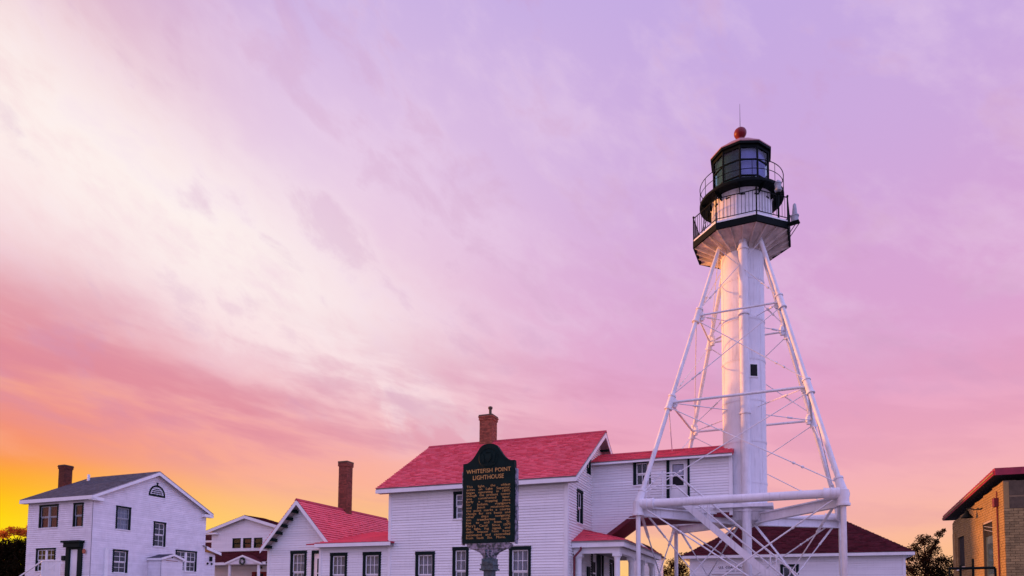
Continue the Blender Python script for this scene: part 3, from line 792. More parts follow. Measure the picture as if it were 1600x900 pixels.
# ================================================================== KEEPER'S HOUSE
AL, AG, BF, BR_ = -16.51, -8.208, 26.19, 35.05
HS = thing('keepers_house', 'long white clapboard keepers house with bright red shingle roofs beside the lighthouse', 'house', -12.3, 30.0)
RB, RZ, EZ = 30.619, 9.66, 6.72
slope = (RZ - EZ) / (RB - (BF - .42))
def zr(b_): return RZ - slope * abs(b_ - RB)
ZW = zr(BF) - .02
f_wins = [(-15.14, 1.97, .955, 1.92, 3), (-13.32, 2.12, .76, 1.93, 2), (-10.70, 2.06, .965, 1.95, 3)]
u_wins = [(-13.31, 5.26, .86, 1.18, 2), (-11.35, 5.20, .86, 1.18, 2)]
holes = [hole(a_ - AL, z_, w_, h_) for a_, z_, w_, h_, c_ in f_wins + u_wins]
wall(HS, (AL, BF, 0), (1, 0, 0), (0, -1, 0), [(0, .6), (AG - AL, .6), (AG - AL, ZW), (0, ZW)], holes)
for a_, z_, w_, h_, c_ in f_wins: window(HS, a_, BF, z_, 'front', w_, h_, cols=c_, rows=2)
for a_, z_, w_, h_, c_ in u_wins: window(HS, a_, BF, z_, 'front', w_, h_, cols=2, rows=2, cas=.10, head=.12)
# gable wall facing right
gw = [(27.50, 5.08, .86, 1.44), (33.2, 1.9, .9, 1.98)]
sw = (29.02, 7.42, .60, .82)
gp_ = [(0, .6), (BR_ - BF, .6), (BR_ - BF, zr(BR_) - .02), (RB - BF, RZ - .08), (0, ZW)]
dh = (29.95 - BF, 31.75 - BF, 1.2, 3.95)
hl = [hole(b_ - BF, z_, w_, h_) for b_, z_, w_, h_ in gw + [sw]] + [dh]
wall(HS, (AG, BF, 0), (0, 1, 0), (1, 0, 0), gp_, hl)
window(HS, AG, 27.50, 5.08, 'right', .86, 1.44, cols=2, rows=1, cas=.11, head=.11, curtain=None)
window(HS, AG, 33.2, 1.9, 'right', .9, 1.98, cols=1, rows=1, curtain='lace')
window(HS, AG, 29.02, 7.42, 'right', .60, .82, cols=1, rows=1, cas=.12, head=.10, curtain=None)
# left gable and back walls
wall(HS, (AL, BR_, 0), (0, -1, 0), (-1, 0, 0), [(0, .6), (BR_ - BF, .6), (BR_ - BF, ZW), (BR_ - RB, RZ - .08), (0, zr(BR_) - .02)])
wall(HS, (AG, BR_, 0), (-1, 0, 0), (0, 1, 0), [(0, .6), (AG - AL, .6), (AG - AL, ZW), (0, ZW)])
# corner boards, frieze, foundation
mb = M(HS); mb.box(AG - .10, AG + .048, BF - .048, BF + .002, .6, ZW); mb.box(AG - .001, AG + .048, BF + .002, BF + .11, .6, ZW); mb.build('corner_board', 'white_trim', HS)
mb = M(HS); mb.box(AL - .045, AL + .10, BF - .048, BF + .002, .6, ZW); mb.build('corner_board', 'white_trim', HS)
mb = M(HS); mb.box(AL + .05, AG - .05, BF + .05, BR_ - .05, 0, .62); mb.build('foundation', 'concrete_grey', HS)
OV = .5
Vu = Vector((0, 1, slope)).normalized(); Vd = Vector((0, -1, slope)).normalized()
eb = BF - .42; LU = AG - AL + 2 * OV; ls = (RB - eb) * math.sqrt(1 + slope * slope)
rf = roof(HS, 'roof', (AL - OV, eb, EZ), (1, 0, 0), Vu, [(0, 0), (LU, 0), (LU, ls), (0, ls)], row=.18, tab=.26)
eb2 = BR_ + .42; rf2 = roof(HS, 'roof', (AG + OV, eb2, zr(eb2)), (-1, 0, 0), Vd, [(0, 0), (LU, 0), (LU, ls), (0, ls)], row=.18, tab=.26)
mb = M(HS); mb.prism([(AL - OV - .02, RB - .13, RZ - .05), (AL - OV - .02, RB, RZ + .06), (AL - OV - .02, RB + .13, RZ - .05)], (LU + .04, 0, 0)); mb.build('ridge_cap', 'red_ridge', HS)
mb = M(HS); mb.box(AL - OV, AG + OV, eb - .02, eb + .012, EZ - .22, EZ - .055); mb.build('fascia', 'white_trim', HS)
mb = M(HS); mb.box(AL - OV, AG + OV, eb + .012, BF - .02, EZ - .20, EZ - .17); mb.build('eave_soffit', 'soffit', HS)
# rake boards on the right gable and the left
for aa in (AG + OV - .03, AL - OV):
    for s_, e0 in ((1, eb), (-1, eb2)):
        mb = M(HS); mb.prism([(aa, e0, EZ - .03 - .03), (aa, RB, RZ - .07), (aa, RB, RZ - .27), (aa, e0, EZ - .22)], (.03, 0, 0)); mb.build('rake_board', 'white_trim', HS)
# outlookers under the right gable overhang
for i in range(1, 6):
    bb = RB + i * .75; zz_ = zr(bb) - .22
    mb = M(HS); mb.box(AG + .02, AG + OV - .04, bb - .05, bb + .05, zz_ - .10, zz_); mb.build('rafter_tail', 'green_trim', HS)
chimney(HS, -13.70, 30.619, 9.2, 10.95, .66, .66, flue=True)

# --- elevated passage to the tower
BW = 29.943; BW2 = 32.15; AE = -2.13
WZ = 8.0
ww = (-6.30, 6.93, .78, 1.03); dr = (-4.833, -3.847)
under = [(AG, 4.25), (-8.0, 4.45), (-6.35, 5.62), (AE, 5.42)]
poly = [(AG - AG, 4.30), (.35, 4.55), (-6.35 - AG, 5.62), (AE - AG, 5.44), (AE - AG, WZ), (0, WZ)]
polyw = [(0, 4.30), (-6.35 - AG, 5.62), (AE - AG, 5.55), (AE - AG, WZ), (0, WZ)]
hls = [(ww[0] - AG + .02, ww[0] + ww[2] - AG - .02, ww[1], ww[1] + 1.0), (dr[0] - AG + .05, dr[1] - AG - .05, 5.98, 7.95)]
wall(HS, (AG, BW, 0), (1, 0, 0), (0, -1, 0), polyw, hls)
wall(HS, (AE, BW, 0), (0, 1, 0), (1, 0, 0), [(0, 5.44), (BW2 - BW, 5.44), (BW2 - BW, WZ), ((BW2 - BW) / 2, WZ + .45), (0, WZ)])
wall(HS, (AE, BW2, 0), (-1, 0, 0), (0, 1, 0), [(0, 5.44), (AE + 6.35, 5.62), (AE - AG, 4.30), (AE - AG, WZ), (0, WZ)])
window(HS, ww[0], BW, ww[1], 'front', ww[2], ww[3], cas=.13, head=.04, cols=2, rows=1, curtain=None)
# door on the passage
dd_ = Vector(HS['o'])
mb = M(HS); mb.box(dr[0] + .12, dr[1] - .10, BW + .03, BW + .09, 5.98, 7.93); door = mb.build('door', 'white_trim', HS)
mb = M(HS); mb.box(dr[0] + .25, dr[1] - .26, BW + .02, BW + .029, 6.82, 7.76); mb.build('door_pane', 'interior_dark', door)
mb = M(HS); mb.box(dr[0] + .28, dr[1] - .29, BW + .012, BW + .019, 7.28, 7.73); mb.build('door_curtain', 'curtain', door)
mb = M(HS); mb.box(dr[0] + .25, dr[1] - .26, BW + .008, BW + .028, 7.23, 7.27); mb.box(dr[0] + .20, dr[0] + .25, BW + .005, BW + .03, 6.78, 7.80); mb.box(dr[1] - .26, dr[1] - .21, BW + .005, BW + .03, 6.78, 7.80); mb.box(dr[0] + .25, dr[1] - .26, BW + .006, BW + .03, 6.78, 6.82); mb.box(dr[0] + .25, dr[1] - .26, BW + .006, BW + .03, 7.76, 7.80); mb.build('door_moulding', 'white_trim', door)
mb = M(HS); mb.tube((dr[0] + .19, BW - .03, 6.75), (dr[0] + .19, BW + .03, 6.75), .03, n=10); mb.build('handle', 'black_iron', door)
mb = M(HS); mb.box(dr[0], dr[0] + .11, BW - .056, BW + .1, 5.98, 7.95); mb.box(dr[1] - .09, dr[1], BW - .056, BW + .1, 5.98, 7.95); mb.build('door_casing', 'green_trim', HS)
mb = M(HS); mb.box(AE - .10, AE + .048, BW - .048, BW + .002, 5.44, WZ); mb.build('corner_board', 'white_trim', HS)
# stained underside
mb = M(HS)
mb.prism([(AG, BW - .03, 4.30), (-6.35, BW - .03, 5.62), (-6.35, BW - .03, 5.40), (AG, BW - .03, 4.08)], (0, BW2 - BW + .03, 0)); mb.build('underside', 'maroon_boards', HS)
mb = M(HS); mb.prism([(-6.35, BW - .03, 5.615), (AE, BW - .03, 5.55), (AE, BW - .03, 5.38), (-6.35, BW - .03, 5.40)], (0, BW2 - BW + .03, 0)); mb.build('underside', 'maroon_boards', HS)
# passage roof
wrb = (BW + BW2) / 2; wsl = .42; we = BW - .32; wez = 8.03; wrz = wez + wsl * (wrb - we)
Vw = Vector((0, 1, wsl)).normalized(); Vw2 = Vector((0, -1, wsl)).normalized(); wl = (wrb - we) * math.sqrt(1 + wsl * wsl); LW = AE + .05 - AG + .0
roof(HS, 'passage_roof', (AG + .02, we, wez), (1, 0, 0), Vw, [(0, 0), (LW, 0), (LW, wl), (0, wl)], row=.18, tab=.26)
roof(HS, 'passage_roof', (AE + .07, BW2 + .32, wez), (-1, 0, 0), Vw2, [(0, 0), (LW, 0), (LW, wl), (0, wl)], row=.18, tab=.26)
mb = M(HS); mb.prism([(AG + .1, wrb - .14, wrz - .03), (AG + .1, wrb, wrz + .06), (AG + .1, wrb + .14, wrz - .03)], (AE - AG - .03, 0, 0)); mb.build('ridge_cap', 'red_ridge', HS)
mb = M(HS); mb.box(AG + .03, AE + .06, we - .02, we + .012, wez - .12, wez - .045); mb.build('fascia', 'white_trim', HS)
mb = M(HS); mb.prism([(AE + .071, we - .02, wez - .10), (AE + .071, we - .02, wez + .02), (AE + .071, wrb, wrz + .06), (AE + .071, wrb, wrz - .12)], (.03, 0, 0)); mb.prism([(AE + .071, BW2 + .34, wez - .10), (AE + .071, BW2 + .34, wez + .02), (AE + .071, wrb, wrz + .06), (AE + .071, wrb, wrz - .12)], (.03, 0, 0)); mb.build('rake_board', 'red_ridge', HS)

# --- side porch
PA0, PA1, PB0, PB1 = AG, -6.02, 26.78, 35.3
pz = 4.17
mb = M(HS); mb.box(PA0 + .03, PA1, PB0, PB0 + .035, pz - .22, pz); mb.box(PA1 - .035, PA1, PB0 + .036, PB1, pz - .22, pz); mb.box(PA0 + .03, PA1, PB1 + .001, PB1 + .036, pz - .22, pz); mb.build('porch_fascia', 'white_trim', HS)
mb = M(HS); mb.box(PA0 + .03, PA1 - .04, PB0 + .04, PB1 - .02, pz - .20, pz - .16); mb.build('porch_ceiling', 'soffit', HS)
mb = M(HS); mb.box(PA0 + .03, -6.25, 26.98, 27.22, pz - .46, pz - .205); mb.box(-6.49, -6.25, 27.221, 35.1, pz - .46, pz - .205); mb.build('porch_beam', 'white_trim', HS)
pc = MB(); pc.lathe((0, 0, 0), [(0, .6), (.15, .6), (.15, .75), (.12, .8), (.125, .82), (.115, 3.45), (.12, 3.5), (.14, 3.53), (.14, 3.58)], 18)
pc.box(-.16, .16, -.16, .16, 3.58, 3.708)
ob = pc.build('porch_column', 'white_trim', smooth=True); pcm = ob.data; bpy.data.objects.remove(ob)
for a_, b_ in ((-7.97, 27.1), (-6.37, 27.1), (-6.37, 29.75), (-6.37, 32.2), (-6.37, 34.6)):
    o_ = put('porch_column', pcm, HS, Vector((a_, b_, 0)) - dd_)
mb = M(HS); mb.box(PA0 + .03, PA1 + .05, PB0, PB1, .35, .6); mb.build('porch_floor', 'concrete_grey', HS)
# hip roof of the porch, leaning on the gable wall
psl = .36
ptw = PA1 + .06 - AG                      # run from wall
Vp = Vector((0, 1, psl)).normalized(); lp = 1.72 * math.sqrt(1 + psl * psl)
pr_b = PB0 - .05 + 1.72; ptop = pz + .03 + psl * 1.72
hsl = (ptop - pz - .03) / ptw
k_ = 1.72
roof(HS, 'porch_roof', (AG + .02, PB0 - .05, pz + .03), (1, 0, 0), Vp, [(0, 0), (ptw, 0), (.05, lp), (0, lp)], row=.18, tab=.26)
Vs = Vector((-1, 0, hsl)).normalized(); lsd = ptw * math.sqrt(1 + hsl * hsl)
roof(HS, 'porch_roof', (PA1 + .06, PB0 - .05, pz + .03), (0, 1, 0), Vs, [(0, 0), (PB1 - PB0 + .1, 0), (PB1 - PB0 + .1, lsd), (k_, lsd)], row=.18, tab=.26)
mb = M(HS); mb.tube((PA1 + .05, PB0 - .04, pz + .05), (AG + .05, pr_b, ptop + .03), .035, n=8); mb.build('hip_cap', 'red_ridge', HS)
# downspout
mb = M(HS); mb.tube((-8.03, 26.62, .3), (-8.03, 26.62, 3.55), .045, n=10); mb.tube((-8.03, 26.62, 3.55), (-7.80, 26.80, 3.86), .045, n=10); mb.tube((-7.80, 26.80, 3.86), (-7.80, 26.80, 3.97), .045, n=10); mb.build('downspout', 'maroon_boards', HS, True)
# porch door and frame
mb = M(HS); mb.box(AG - .10, AG + .056, 29.75, 29.95, 1.2, 4.1); mb.box(AG - .10, AG + .056, 31.75, 31.95, 1.2, 4.1); mb.box(AG - .10, AG + .058, 29.951, 31.749, 3.95, 4.1); mb.build('door_casing', 'green_trim', HS)
mb = M(HS); mb.box(AG - .09, AG - .04, 29.95, 30.9, 1.2, 3.95); door = mb.build('door', 'white_trim', HS)
mb = M(HS)
for i in range(2):
    for j in range(3): mb.box(AG - .039, AG - .03, 30.12 + i * .33, 30.40 + i * .33, 2.0 + j * .55, 2.48 + j * .55)
mb.build('door_panes', 'interior_dark', door)
mb = M(HS); mb.box(AG - .09, AG - .045, 30.901, 31.75, 1.2, 3.95); mb.build('screen_door', 'green_trim', HS)
mb = M(HS); mb.box(AG + .03, AG + .09, 29.0, 29.45, 2.55, 3.3); mb.build('mailbox', 'green_trim', HS)
mb = M(HS); mb.box(AG + .042, AG + .065, 27.75, 28.15, 1.8, 3.85); mb.build('shutter', 'green_trim', HS)

# --- kitchen ell, gable to the front
KA0, KA1, KB, KR = -23.84, -19.82, 26.8, -21.83
KZ = 6.55; ksl = 1.085; KB2 = 34.2
def zk(a_): return KZ - ksl * abs(a_ - KR)
kw = (-22.464, 2.18, .96, 1.95)
kd = (-21.20, -20.3)
kp = [(0, .6), (KA1 - KA0, .6), (KA1 - KA0, zk(KA1) - .08), (KR - KA0, KZ - .12), (0, zk(KA0) - .08)]
wall(HS, (KA0, KB, 0), (1, 0, 0), (0, -1, 0), kp, [hole(kw[0] - KA0, kw[1], kw[2], kw[3]), (kd[0] - KA0 + .03, kd[1] - KA0, 1.1, 4.10)])
window(HS, kw[0], KB, kw[1], 'front', kw[2], kw[3], curtain='split')
wall(HS, (KA0, KB2, 0), (0, -1, 0), (-1, 0, 0), [(0, .6), (KB2 - KB, .6), (KB2 - KB, zk(KA0) - .08), (0, zk(KA0) - .08)])
wall(HS, (KA1, KB2, 0), (-1, 0, 0), (0, 1, 0), [(0, .6), (KA1 - KA0, .6), (KA1 - KA0, zk(KA0) - .08), (KA1 - KR, KZ - .12), (0, zk(KA1) - .08)])
wall(HS, (KA1, KB, 0), (0, 1, 0), (1, 0, 0), [(0, .6), (KB2 - KB, .6), (KB2 - KB, zk(KA1) - .08), (0, zk(KA1) - .08)])
mb = M(HS); mb.box(KA0 - .045, KA0 + .10, KB - .048, KB + .002, .6, zk(KA0) - .12); mb.build('corner_board', 'white_trim', HS)
mb = M(HS); mb.box(KA0 + .05, KA1 - .05, KB + .05, KB2 - .05, 0, .62); mb.build('foundation', 'concrete_grey', HS)
mb = M(HS); mb.box(kd[0], kd[0] + .11, KB - .056, KB + .1, 1.1, 4.12); mb.box(kd[0] + .111, kd[1], KB - .057, KB + .1, 3.97, 4.12); mb.build('door_casing', 'green_trim', HS)
mb = M(HS); mb.box(kd[0] + .11, kd[1], KB + .02, KB + .07, 1.1, 3.97); door = mb.build('door', 'white_trim', HS)
mb = M(HS); mb.box(kd[0] + .30, kd[0] + .52, KB + .01, KB + .019, 2.45, 3.0); mb.box(kd[0] + .30, kd[0] + .52, KB + .01, KB + .019, 3.05, 3.72); mb.box(kd[0] + .56, kd[0] + .78, KB + .01, KB + .019, 2.45, 3.72); mb.build('door_panes', 'interior_dark', door)
mb = M(HS); mb.tube((kd[0] + .2, KB - .03, 2.5), (kd[0] + .2, KB + .02, 2.5), .03, n=8); mb.build('handle', 'brick_brown', door)
KOV = .5; ke = 2.12; zke = KZ - ksl * ke
Vk = Vector((-1, 0, ksl)).normalized(); lk = ke * math.sqrt(1 + ksl * ksl); LK = KB2 + .1 - (KB - KOV)
roof(HS, 'kitchen_roof', (KR + ke, KB - KOV, zke), (0, 1, 0), Vk, [(0, 0), (LK, 0), (LK, lk), (0, lk)], row=.17, tab=.3)
Vk2 = Vector((1, 0, ksl)).normalized()
roof(HS, 'kitchen_roof', (KR - ke, KB2 + .1, zke), (0, -1, 0), Vk2, [(0, 0), (LK, 0), (LK, lk), (0, lk)], row=.17, tab=.3)
mb = M(HS); mb.prism([(KR - .1, KB - KOV - .02, KZ - .05), (KR, KB - KOV - .02, KZ + .07), (KR + .1, KB - KOV - .02, KZ - .05)], (0, LK, 0)); mb.build('ridge_cap', 'red_ridge', HS)
for s_ in (-1, 1):
    mb = M(HS); kb = KB - KOV
    mb.prism([(KR, kb - .015, KZ - .02), (KR + s_ * ke, kb - .015, zke - .02), (KR + s_ * ke, kb - .015, zke - .24), (KR, kb - .015, KZ - .24)], (0, .03, 0)); mb.build('rake_board', 'white_trim', HS)
for i in range(6):
    aa = KR - .28 - i * .31
    mb = M(HS); mb.box(aa - .05, aa + .05, KB - KOV + .03, KB - .02, zk(aa) - .30, zk(aa) - .16); mb.build('rafter_tail', 'green_trim', HS)
chimney(HS, -21.88, 30.25, 5.9, 9.15, .52, .52, brick='brick_dark2')

# --- lean-to, flush with the main front
LA0 = -20.254; lz = 4.34; lsl = .213; lb0 = BF - .36
lw = [(-19.662, 2.0, .935, 1.93), (-17.869, 2.0, .955, 1.93)]
hl = [hole(a_ - LA0, z_, w_, h_) for a_, z_, w_, h_ in lw]
wall(HS, (LA0, BF, 0), (1, 0, 0), (0, -1, 0), [(0, .6), (AL - LA0 - .001, .6), (AL - LA0 - .001, lz + .0), (0, lz + .0)], hl)
for a_, z_, w_, h_ in lw: window(HS, a_, BF, z_, 'front', w_, h_)
wall(HS, (LA0, 30.2, 0), (0, -1, 0), (-1, 0, 0), [(0, .6), (30.2 - BF, .6), (30.2 - BF, lz), (0, lz + .8)])
mb = M(HS); mb.box(LA0 - .045, LA0 + .09, BF - .048, BF + .002, .6, lz - .1); mb.build('corner_board', 'white_trim', HS)
mb = M(HS); mb.box(LA0 + .05, AL - .05, BF + .05, 30, 0, .62); mb.build('foundation', 'concrete_grey', HS)
Vl = Vector((0, 1, lsl)).normalized(); llen = (30.4 - lb0) * math.sqrt(1 + lsl * lsl)
def zl(b_): return lz + lsl * (b_ - lb0)
roof(HS, 'lean_to_roof', (LA0 - .05, lb0, lz), (1, 0, 0), Vl, [(0, 0), (AL - LA0 + .05, 0), (AL - LA0 + .05, llen), (0, llen)], mat='red_shingle', row=.2, tab=.3)
mb = M(HS); mb.prism([(LA0 - .55, lb0 - .0, lz - .0), (LA0 - .055, lb0, lz), (LA0 - .055, lb0 + .9, lz + .19), (LA0 - .3, lb0 + .6, lz + .1)], (0, 0, -.05)); mb.build('lean_to_roof_edge', 'red_ridge', HS)
mb = M(HS); mb.box(AL - .001, AL + .28, lb0, BF - .03, lz - .05, lz + .02); mb.build('lean_to_roof_edge', 'red_ridge', HS)
mb = M(HS); mb.box(LA0 - .06, AL + .28, lb0 - .025, lb0 - .002, lz - .17, lz - .01); mb.build('fascia', 'white_trim', HS)
mb = M(HS); mb.box(LA0 - .05, AL + .26, lb0, BF - .022, lz - .17, lz - .14); mb.build('eave_soffit', 'soffit', HS)

# ================================================================== HISTORICAL MARKER
sd_yaw = R(-24.5); so = Vector((-.30, 8.70, 0))
MK = bpy.data.objects.new('historical_marker', None); col.objects.link(MK); MK.location = so; MK.rotation_euler[2] = sd_yaw
tag(MK, 'dark green historical marker with gold lettering on an ornate post', 'sign')
ux = .735 / 2                                   # half width of the panel
zs0, zsh, zpk = 2.385, 3.425, 3.665
def outline(hw, z0, zs_, zp, n=14):
    pts = [(-hw, z0), (hw, z0), (hw, zs_)]
    def ogee(t_):                               # 0 shoulder .. 1 crown
        return t_
    top = []
    L = [(1.0, 0.0), (.90, .0), (.80, .04), (.70, .13), (.60, .27), (.50, .46), (.42, .64), (.35, .80), (.27, .91), (.17, .975), (.06, 1.0)]
    for fx, fz in L: top.append((hw * fx, zs_ + (zp - zs_) * fz))
    pts = [(-hw, z0), (hw, z0)] + top + [(-x_, z_) for x_, z_ in top[::-1]]
    return pts
mb = MB(); mb.prism([(x_, -.03, z_) for x_, z_ in outline(ux, zs0, zsh, zpk)], (0, .06, 0)); mb.build('panel', 'marker_green', MK)
mb = MB(); mb.prism([(x_, .0305, z_) for x_, z_ in outline(ux - .02, zs0 + .02, zsh - .015, zpk - .02)], (0, .05, 0)); mb.build('back_panel', 'marker_green', MK)
for s_ in (-1, 1):
    mb = MB(); x0 = s_ * (ux + .003); x1 = s_ * (ux + .022); n = 16
    for i in range(n):
        z0_ = zs0 - .02 + (zsh - .10 - zs0 + .02) * i / n; z1_ = zs0 - .02 + (zsh - .10 - zs0 + .02) * (i + 1) / n - .0015
        e = random.uniform(-.003, .003); mb.box(min(x0, x1 + e), max(x0, x1 + e), -.010 + e, .055, z0_, z1_)
    mb.build('frame_rail', 'flaking_silver', MK)
mb = MB(); mb.prism([(x_, -.012, z_) for x_, z_ in ((-ux * .86, zs0 - .005), (ux * .80, zs0 - .005), (ux * .86, zs0 - .03), (ux * .74, zs0 - .075), (-ux * .7, zs0 - .075), (-ux * .84, zs0 - .04))], (0, .09, 0)); mb.build('crossbar', 'flaking_silver', MK)
sc_pts = [(-.24, zs0 - .076), (.24, zs0 - .076), (.19, zs0 - .095), (.13, zs0 - .12), (.09, zs0 - .16), (.078, zs0 - .20), (-.078, zs0 - .20), (-.09, zs0 - .16), (-.13, zs0 - .12), (-.19, zs0 - .095)]
mb = MB(); mb.prism([(x_, .0, z_) for x_, z_ in sc_pts], (0, .07, 0)); mb.build('scroll_bracket', 'flaking_silver', MK)
mb = MB()
for r_, za, zb in ((.078, zs0 - .27, zs0 - .20), (.092, zs0 - .283, zs0 - .27), (.083, zs0 - .33, zs0 - .283), (.096, zs0 - .352, zs0 - .33), (.07, zs0 - .36, zs0 - .352)):
    mb.box(-r_, r_, .035 - r_, .035 + r_, za, zb - .001)
for i in range(26):
    xx = random.uniform(-.075, .075); zz_ = random.uniform(zs0 - .26, zs0 - .09); r_ = random.uniform(.008, .018)
    mb.lathe((xx, -.002 - (.04 if zz_ < zs0 - .2 else 0), zz_), [(0, -r_), (r_, 0), (0, r_)], 6)
mb.build('capital', 'post_grey', MK)
mb = MB(); mb.box(-.058, .058, -.023, .093, 0, zs0 - .361); mb.build('post', 'post_grey', MK)
# low relief crest on the crown (shield, ring and ribbon)
mb = MB(); zc = zsh + .055
n = 28
for i in range(n):
    a0, a1 = 2 * math.pi * i / n, 2 * math.pi * (i + 1) / n
    mb.tube((.135 * math.cos(a0), -.032, zc + .125 * math.sin(a0)), (.135 * math.cos(a1), -.032, zc + .125 * math.sin(a1)), .005, n=5)
mb.prism([(x_, -.03, zc + z_) for x_, z_ in ((-.045, .05), (.045, .05), (.045, -.01), (0, -.06), (-.045, -.01))], (0, -.010, 0))
mb.prism([(x_, -.03, zc + z_) for x_, z_ in ((-.10, -.07), (-.05, -.085), (.05, -.085), (.10, -.07), (.10, -.09), (.05, -.105), (-.05, -.105), (-.10, -.09))], (0, -.009, 0))
for s_ in (-1, 1):
    mb.prism([(s_ * x_, -.03, zc + z_) for x_, z_ in ((.055, -.06), (.085, -.06), (.095, .0), (.10, .05), (.075, .06), (.065, .02))], (0, -.009, 0))
mb.prism([(x_, -.03, zc + z_) for x_, z_ in ((-.04, .065), (0, .095), (.04, .065), (.0, .075))], (0, -.009, 0))
mb.build('crest_relief', 'marker_green', MK)

FC = {}
def text_mesh(s_, size, ext=.0015, bold=0.0):
    k = (s_, size, ext, bold)
    if k in FC: return FC[k]
    cu = bpy.data.curves.new('t', 'FONT'); cu.body = s_; cu.size = size; cu.extrude = ext; cu.resolution_u = 2; cu.offset = bold
    o = bpy.data.objects.new('t', cu); col.objects.link(o)
    dg = bpy.context.evaluated_depsgraph_get(); dg.update()
    me = bpy.data.meshes.new_from_object(o.evaluated_get(dg))
    bpy.data.objects.remove(o); bpy.data.curves.remove(cu)
    xs = [v_.co.x for v_ in me.vertices] or [0]
    vs = [tuple(v_.co) for v_ in me.vertices]; fs = [list(p.vertices) for p in me.polygons]
    bpy.data.meshes.remove(me)
    FC[k] = (vs, fs, min(xs), max(xs)); return FC[k]
def text_line(parent, words, x0, x1, z_, size, mat, y_, justify=True, name='text_line', gap=None, bold=0.0, sx=1.0):
    T = [text_mesh(w_, size, bold=bold) for w_ in words]
    W_ = [(t_[3] - t_[2]) * sx for t_ in T]
    if justify and len(words) > 1: sp_ = (x1 - x0 - sum(W_)) / (len(words) - 1)
    else: sp_ = gap if gap else size * .5
    if not justify: x0 = (x0 + x1) / 2 - (sum(W_) + sp_ * (len(words) - 1)) / 2
    if justify and sp_ < size * .22:
        k = (x1 - x0 - size * .25 * (len(words) - 1)) / sum(W_); W_ = [w_ * k for w_ in W_]; sx *= k; sp_ = size * .25
    mb = MB(); xx = x0
    for (vs, fs, mn, mx_), w_ in zip(T, W_):
        n0 = len(mb.v)
        for v_ in vs: mb.v.append((xx + (v_[0] - mn) * sx, y_ - v_[2], z_ + v_[1]))
        for f_ in fs: mb.f.append([i + n0 for i in f_])
        xx += w_ + sp_
    return mb.build(name, mat, parent)
tx0, tx1 = -ux + .055, ux - .055
text_line(MK, ['WHITEFISH', 'POINT'], -ux + .05, ux - .05, 3.290, .076, 'marker_gold', -.0315, bold=0)
text_line(MK, ['LIGHTHOUSE'], tx0, tx1, 3.205, .080, 'marker_gold', -.0315, justify=False, bold=0, sx=.93)
LN = ["This light, the oldest", "active on Lake Superior,", "began operating in 1849,", "though the present tower", "was constructed later.", "Early a stopping place",
      "for Indians, voyageurs", "and Jesuit missionaries,", "the point marks a course", "change for ore boats and", "other ships navigating", "this treacherous coast-",
      "line to and from St.", "Mary's Canal. Since 1971", "the light, fog signal, and", "radio beacon have been", "automated and controlled"]
zt = 3.105
for i, s_ in enumerate(LN): text_line(MK, s_.split(), tx0, tx1, zt - i * .0393, .044, 'marker_gold', -.0315, bold=-.0002, sx=1.22)['kind'] = 'stuff'
text_line(MK, "from Sault Ste. Marie.".split(), tx0, tx1 - .06, zt - 17 * .0393, .044, 'marker_gold', -.0315, bold=-.0002, sx=1.22)['kind'] = 'stuff'

# ================================================================== BOATHOUSE behind the tower
CA0, CA1, CB = -5.80, 6.30, 45.0; CZ = 4.72
CG = thing('boathouse', 'long low white boathouse with dark maroon hip roof behind the lighthouse legs', 'boathouse', .25, 49.6)
cwin = (-.41, 2.4, 1.05, 1.80)
wall(CG, (CA0, CB, 0), (1, 0, 0), (0, -1, 0), [(0, .3), (CA1 - CA0, .3), (CA1 - CA0, CZ), (0, CZ)], [hole(cwin[0] - CA0, *cwin[1:]), (1.4, 3.35, .3, 3.55)], step=.13)
window(CG, cwin[0], CB, cwin[1], 'front', cwin[2], cwin[3], cas=.16, head=.16, cols=2, rows=1, curtain=None)
mb = M(CG); mb.box(CA0 + 1.4, CA0 + 3.35, CB + .03, CB + .09, .3, 3.55); gd = mb.build('boat_door', 'white_trim', CG)
mb = M(CG); mb.box(CA0 + 1.33, CA0 + 3.42, CB - .03, CB - .001, 3.55, 3.62); mb.build('door_head', 'brick_dark', CG)
wall(CG, (CA1, CB, 0), (0, 1, 0), (1, 0, 0), [(0, .3), (9.2, .3), (9.2, CZ), (0, CZ)], step=.13)
wall(CG, (CA0, CB + 9.2, 0), (0, -1, 0), (-1, 0, 0), [(0, .3), (9.2, .3), (9.2, CZ), (0, CZ)], step=.13)
wall(CG, (CA1, CB + 9.2, 0), (-1, 0, 0), (0, 1, 0), [(0, .3), (CA1 - CA0, .3), (CA1 - CA0, CZ), (0, CZ)], step=.13)
mb = M(CG); mb.box(CA0 - .03, CA0 + .12, CB - .048, CB + .001, .3, CZ); mb.build('corner_board', 'white_trim', CG)
mb = M(CG); mb.box(CA1 - .12, CA1 + .03, CB - .048, CB + .001, .3, CZ); mb.build('corner_board', 'white_trim', CG)
o_ = .42; rz = 7.33; rb_ = CB + 4.6; ra0, ra1 = -2.6, 3.45; ez = CZ + .10
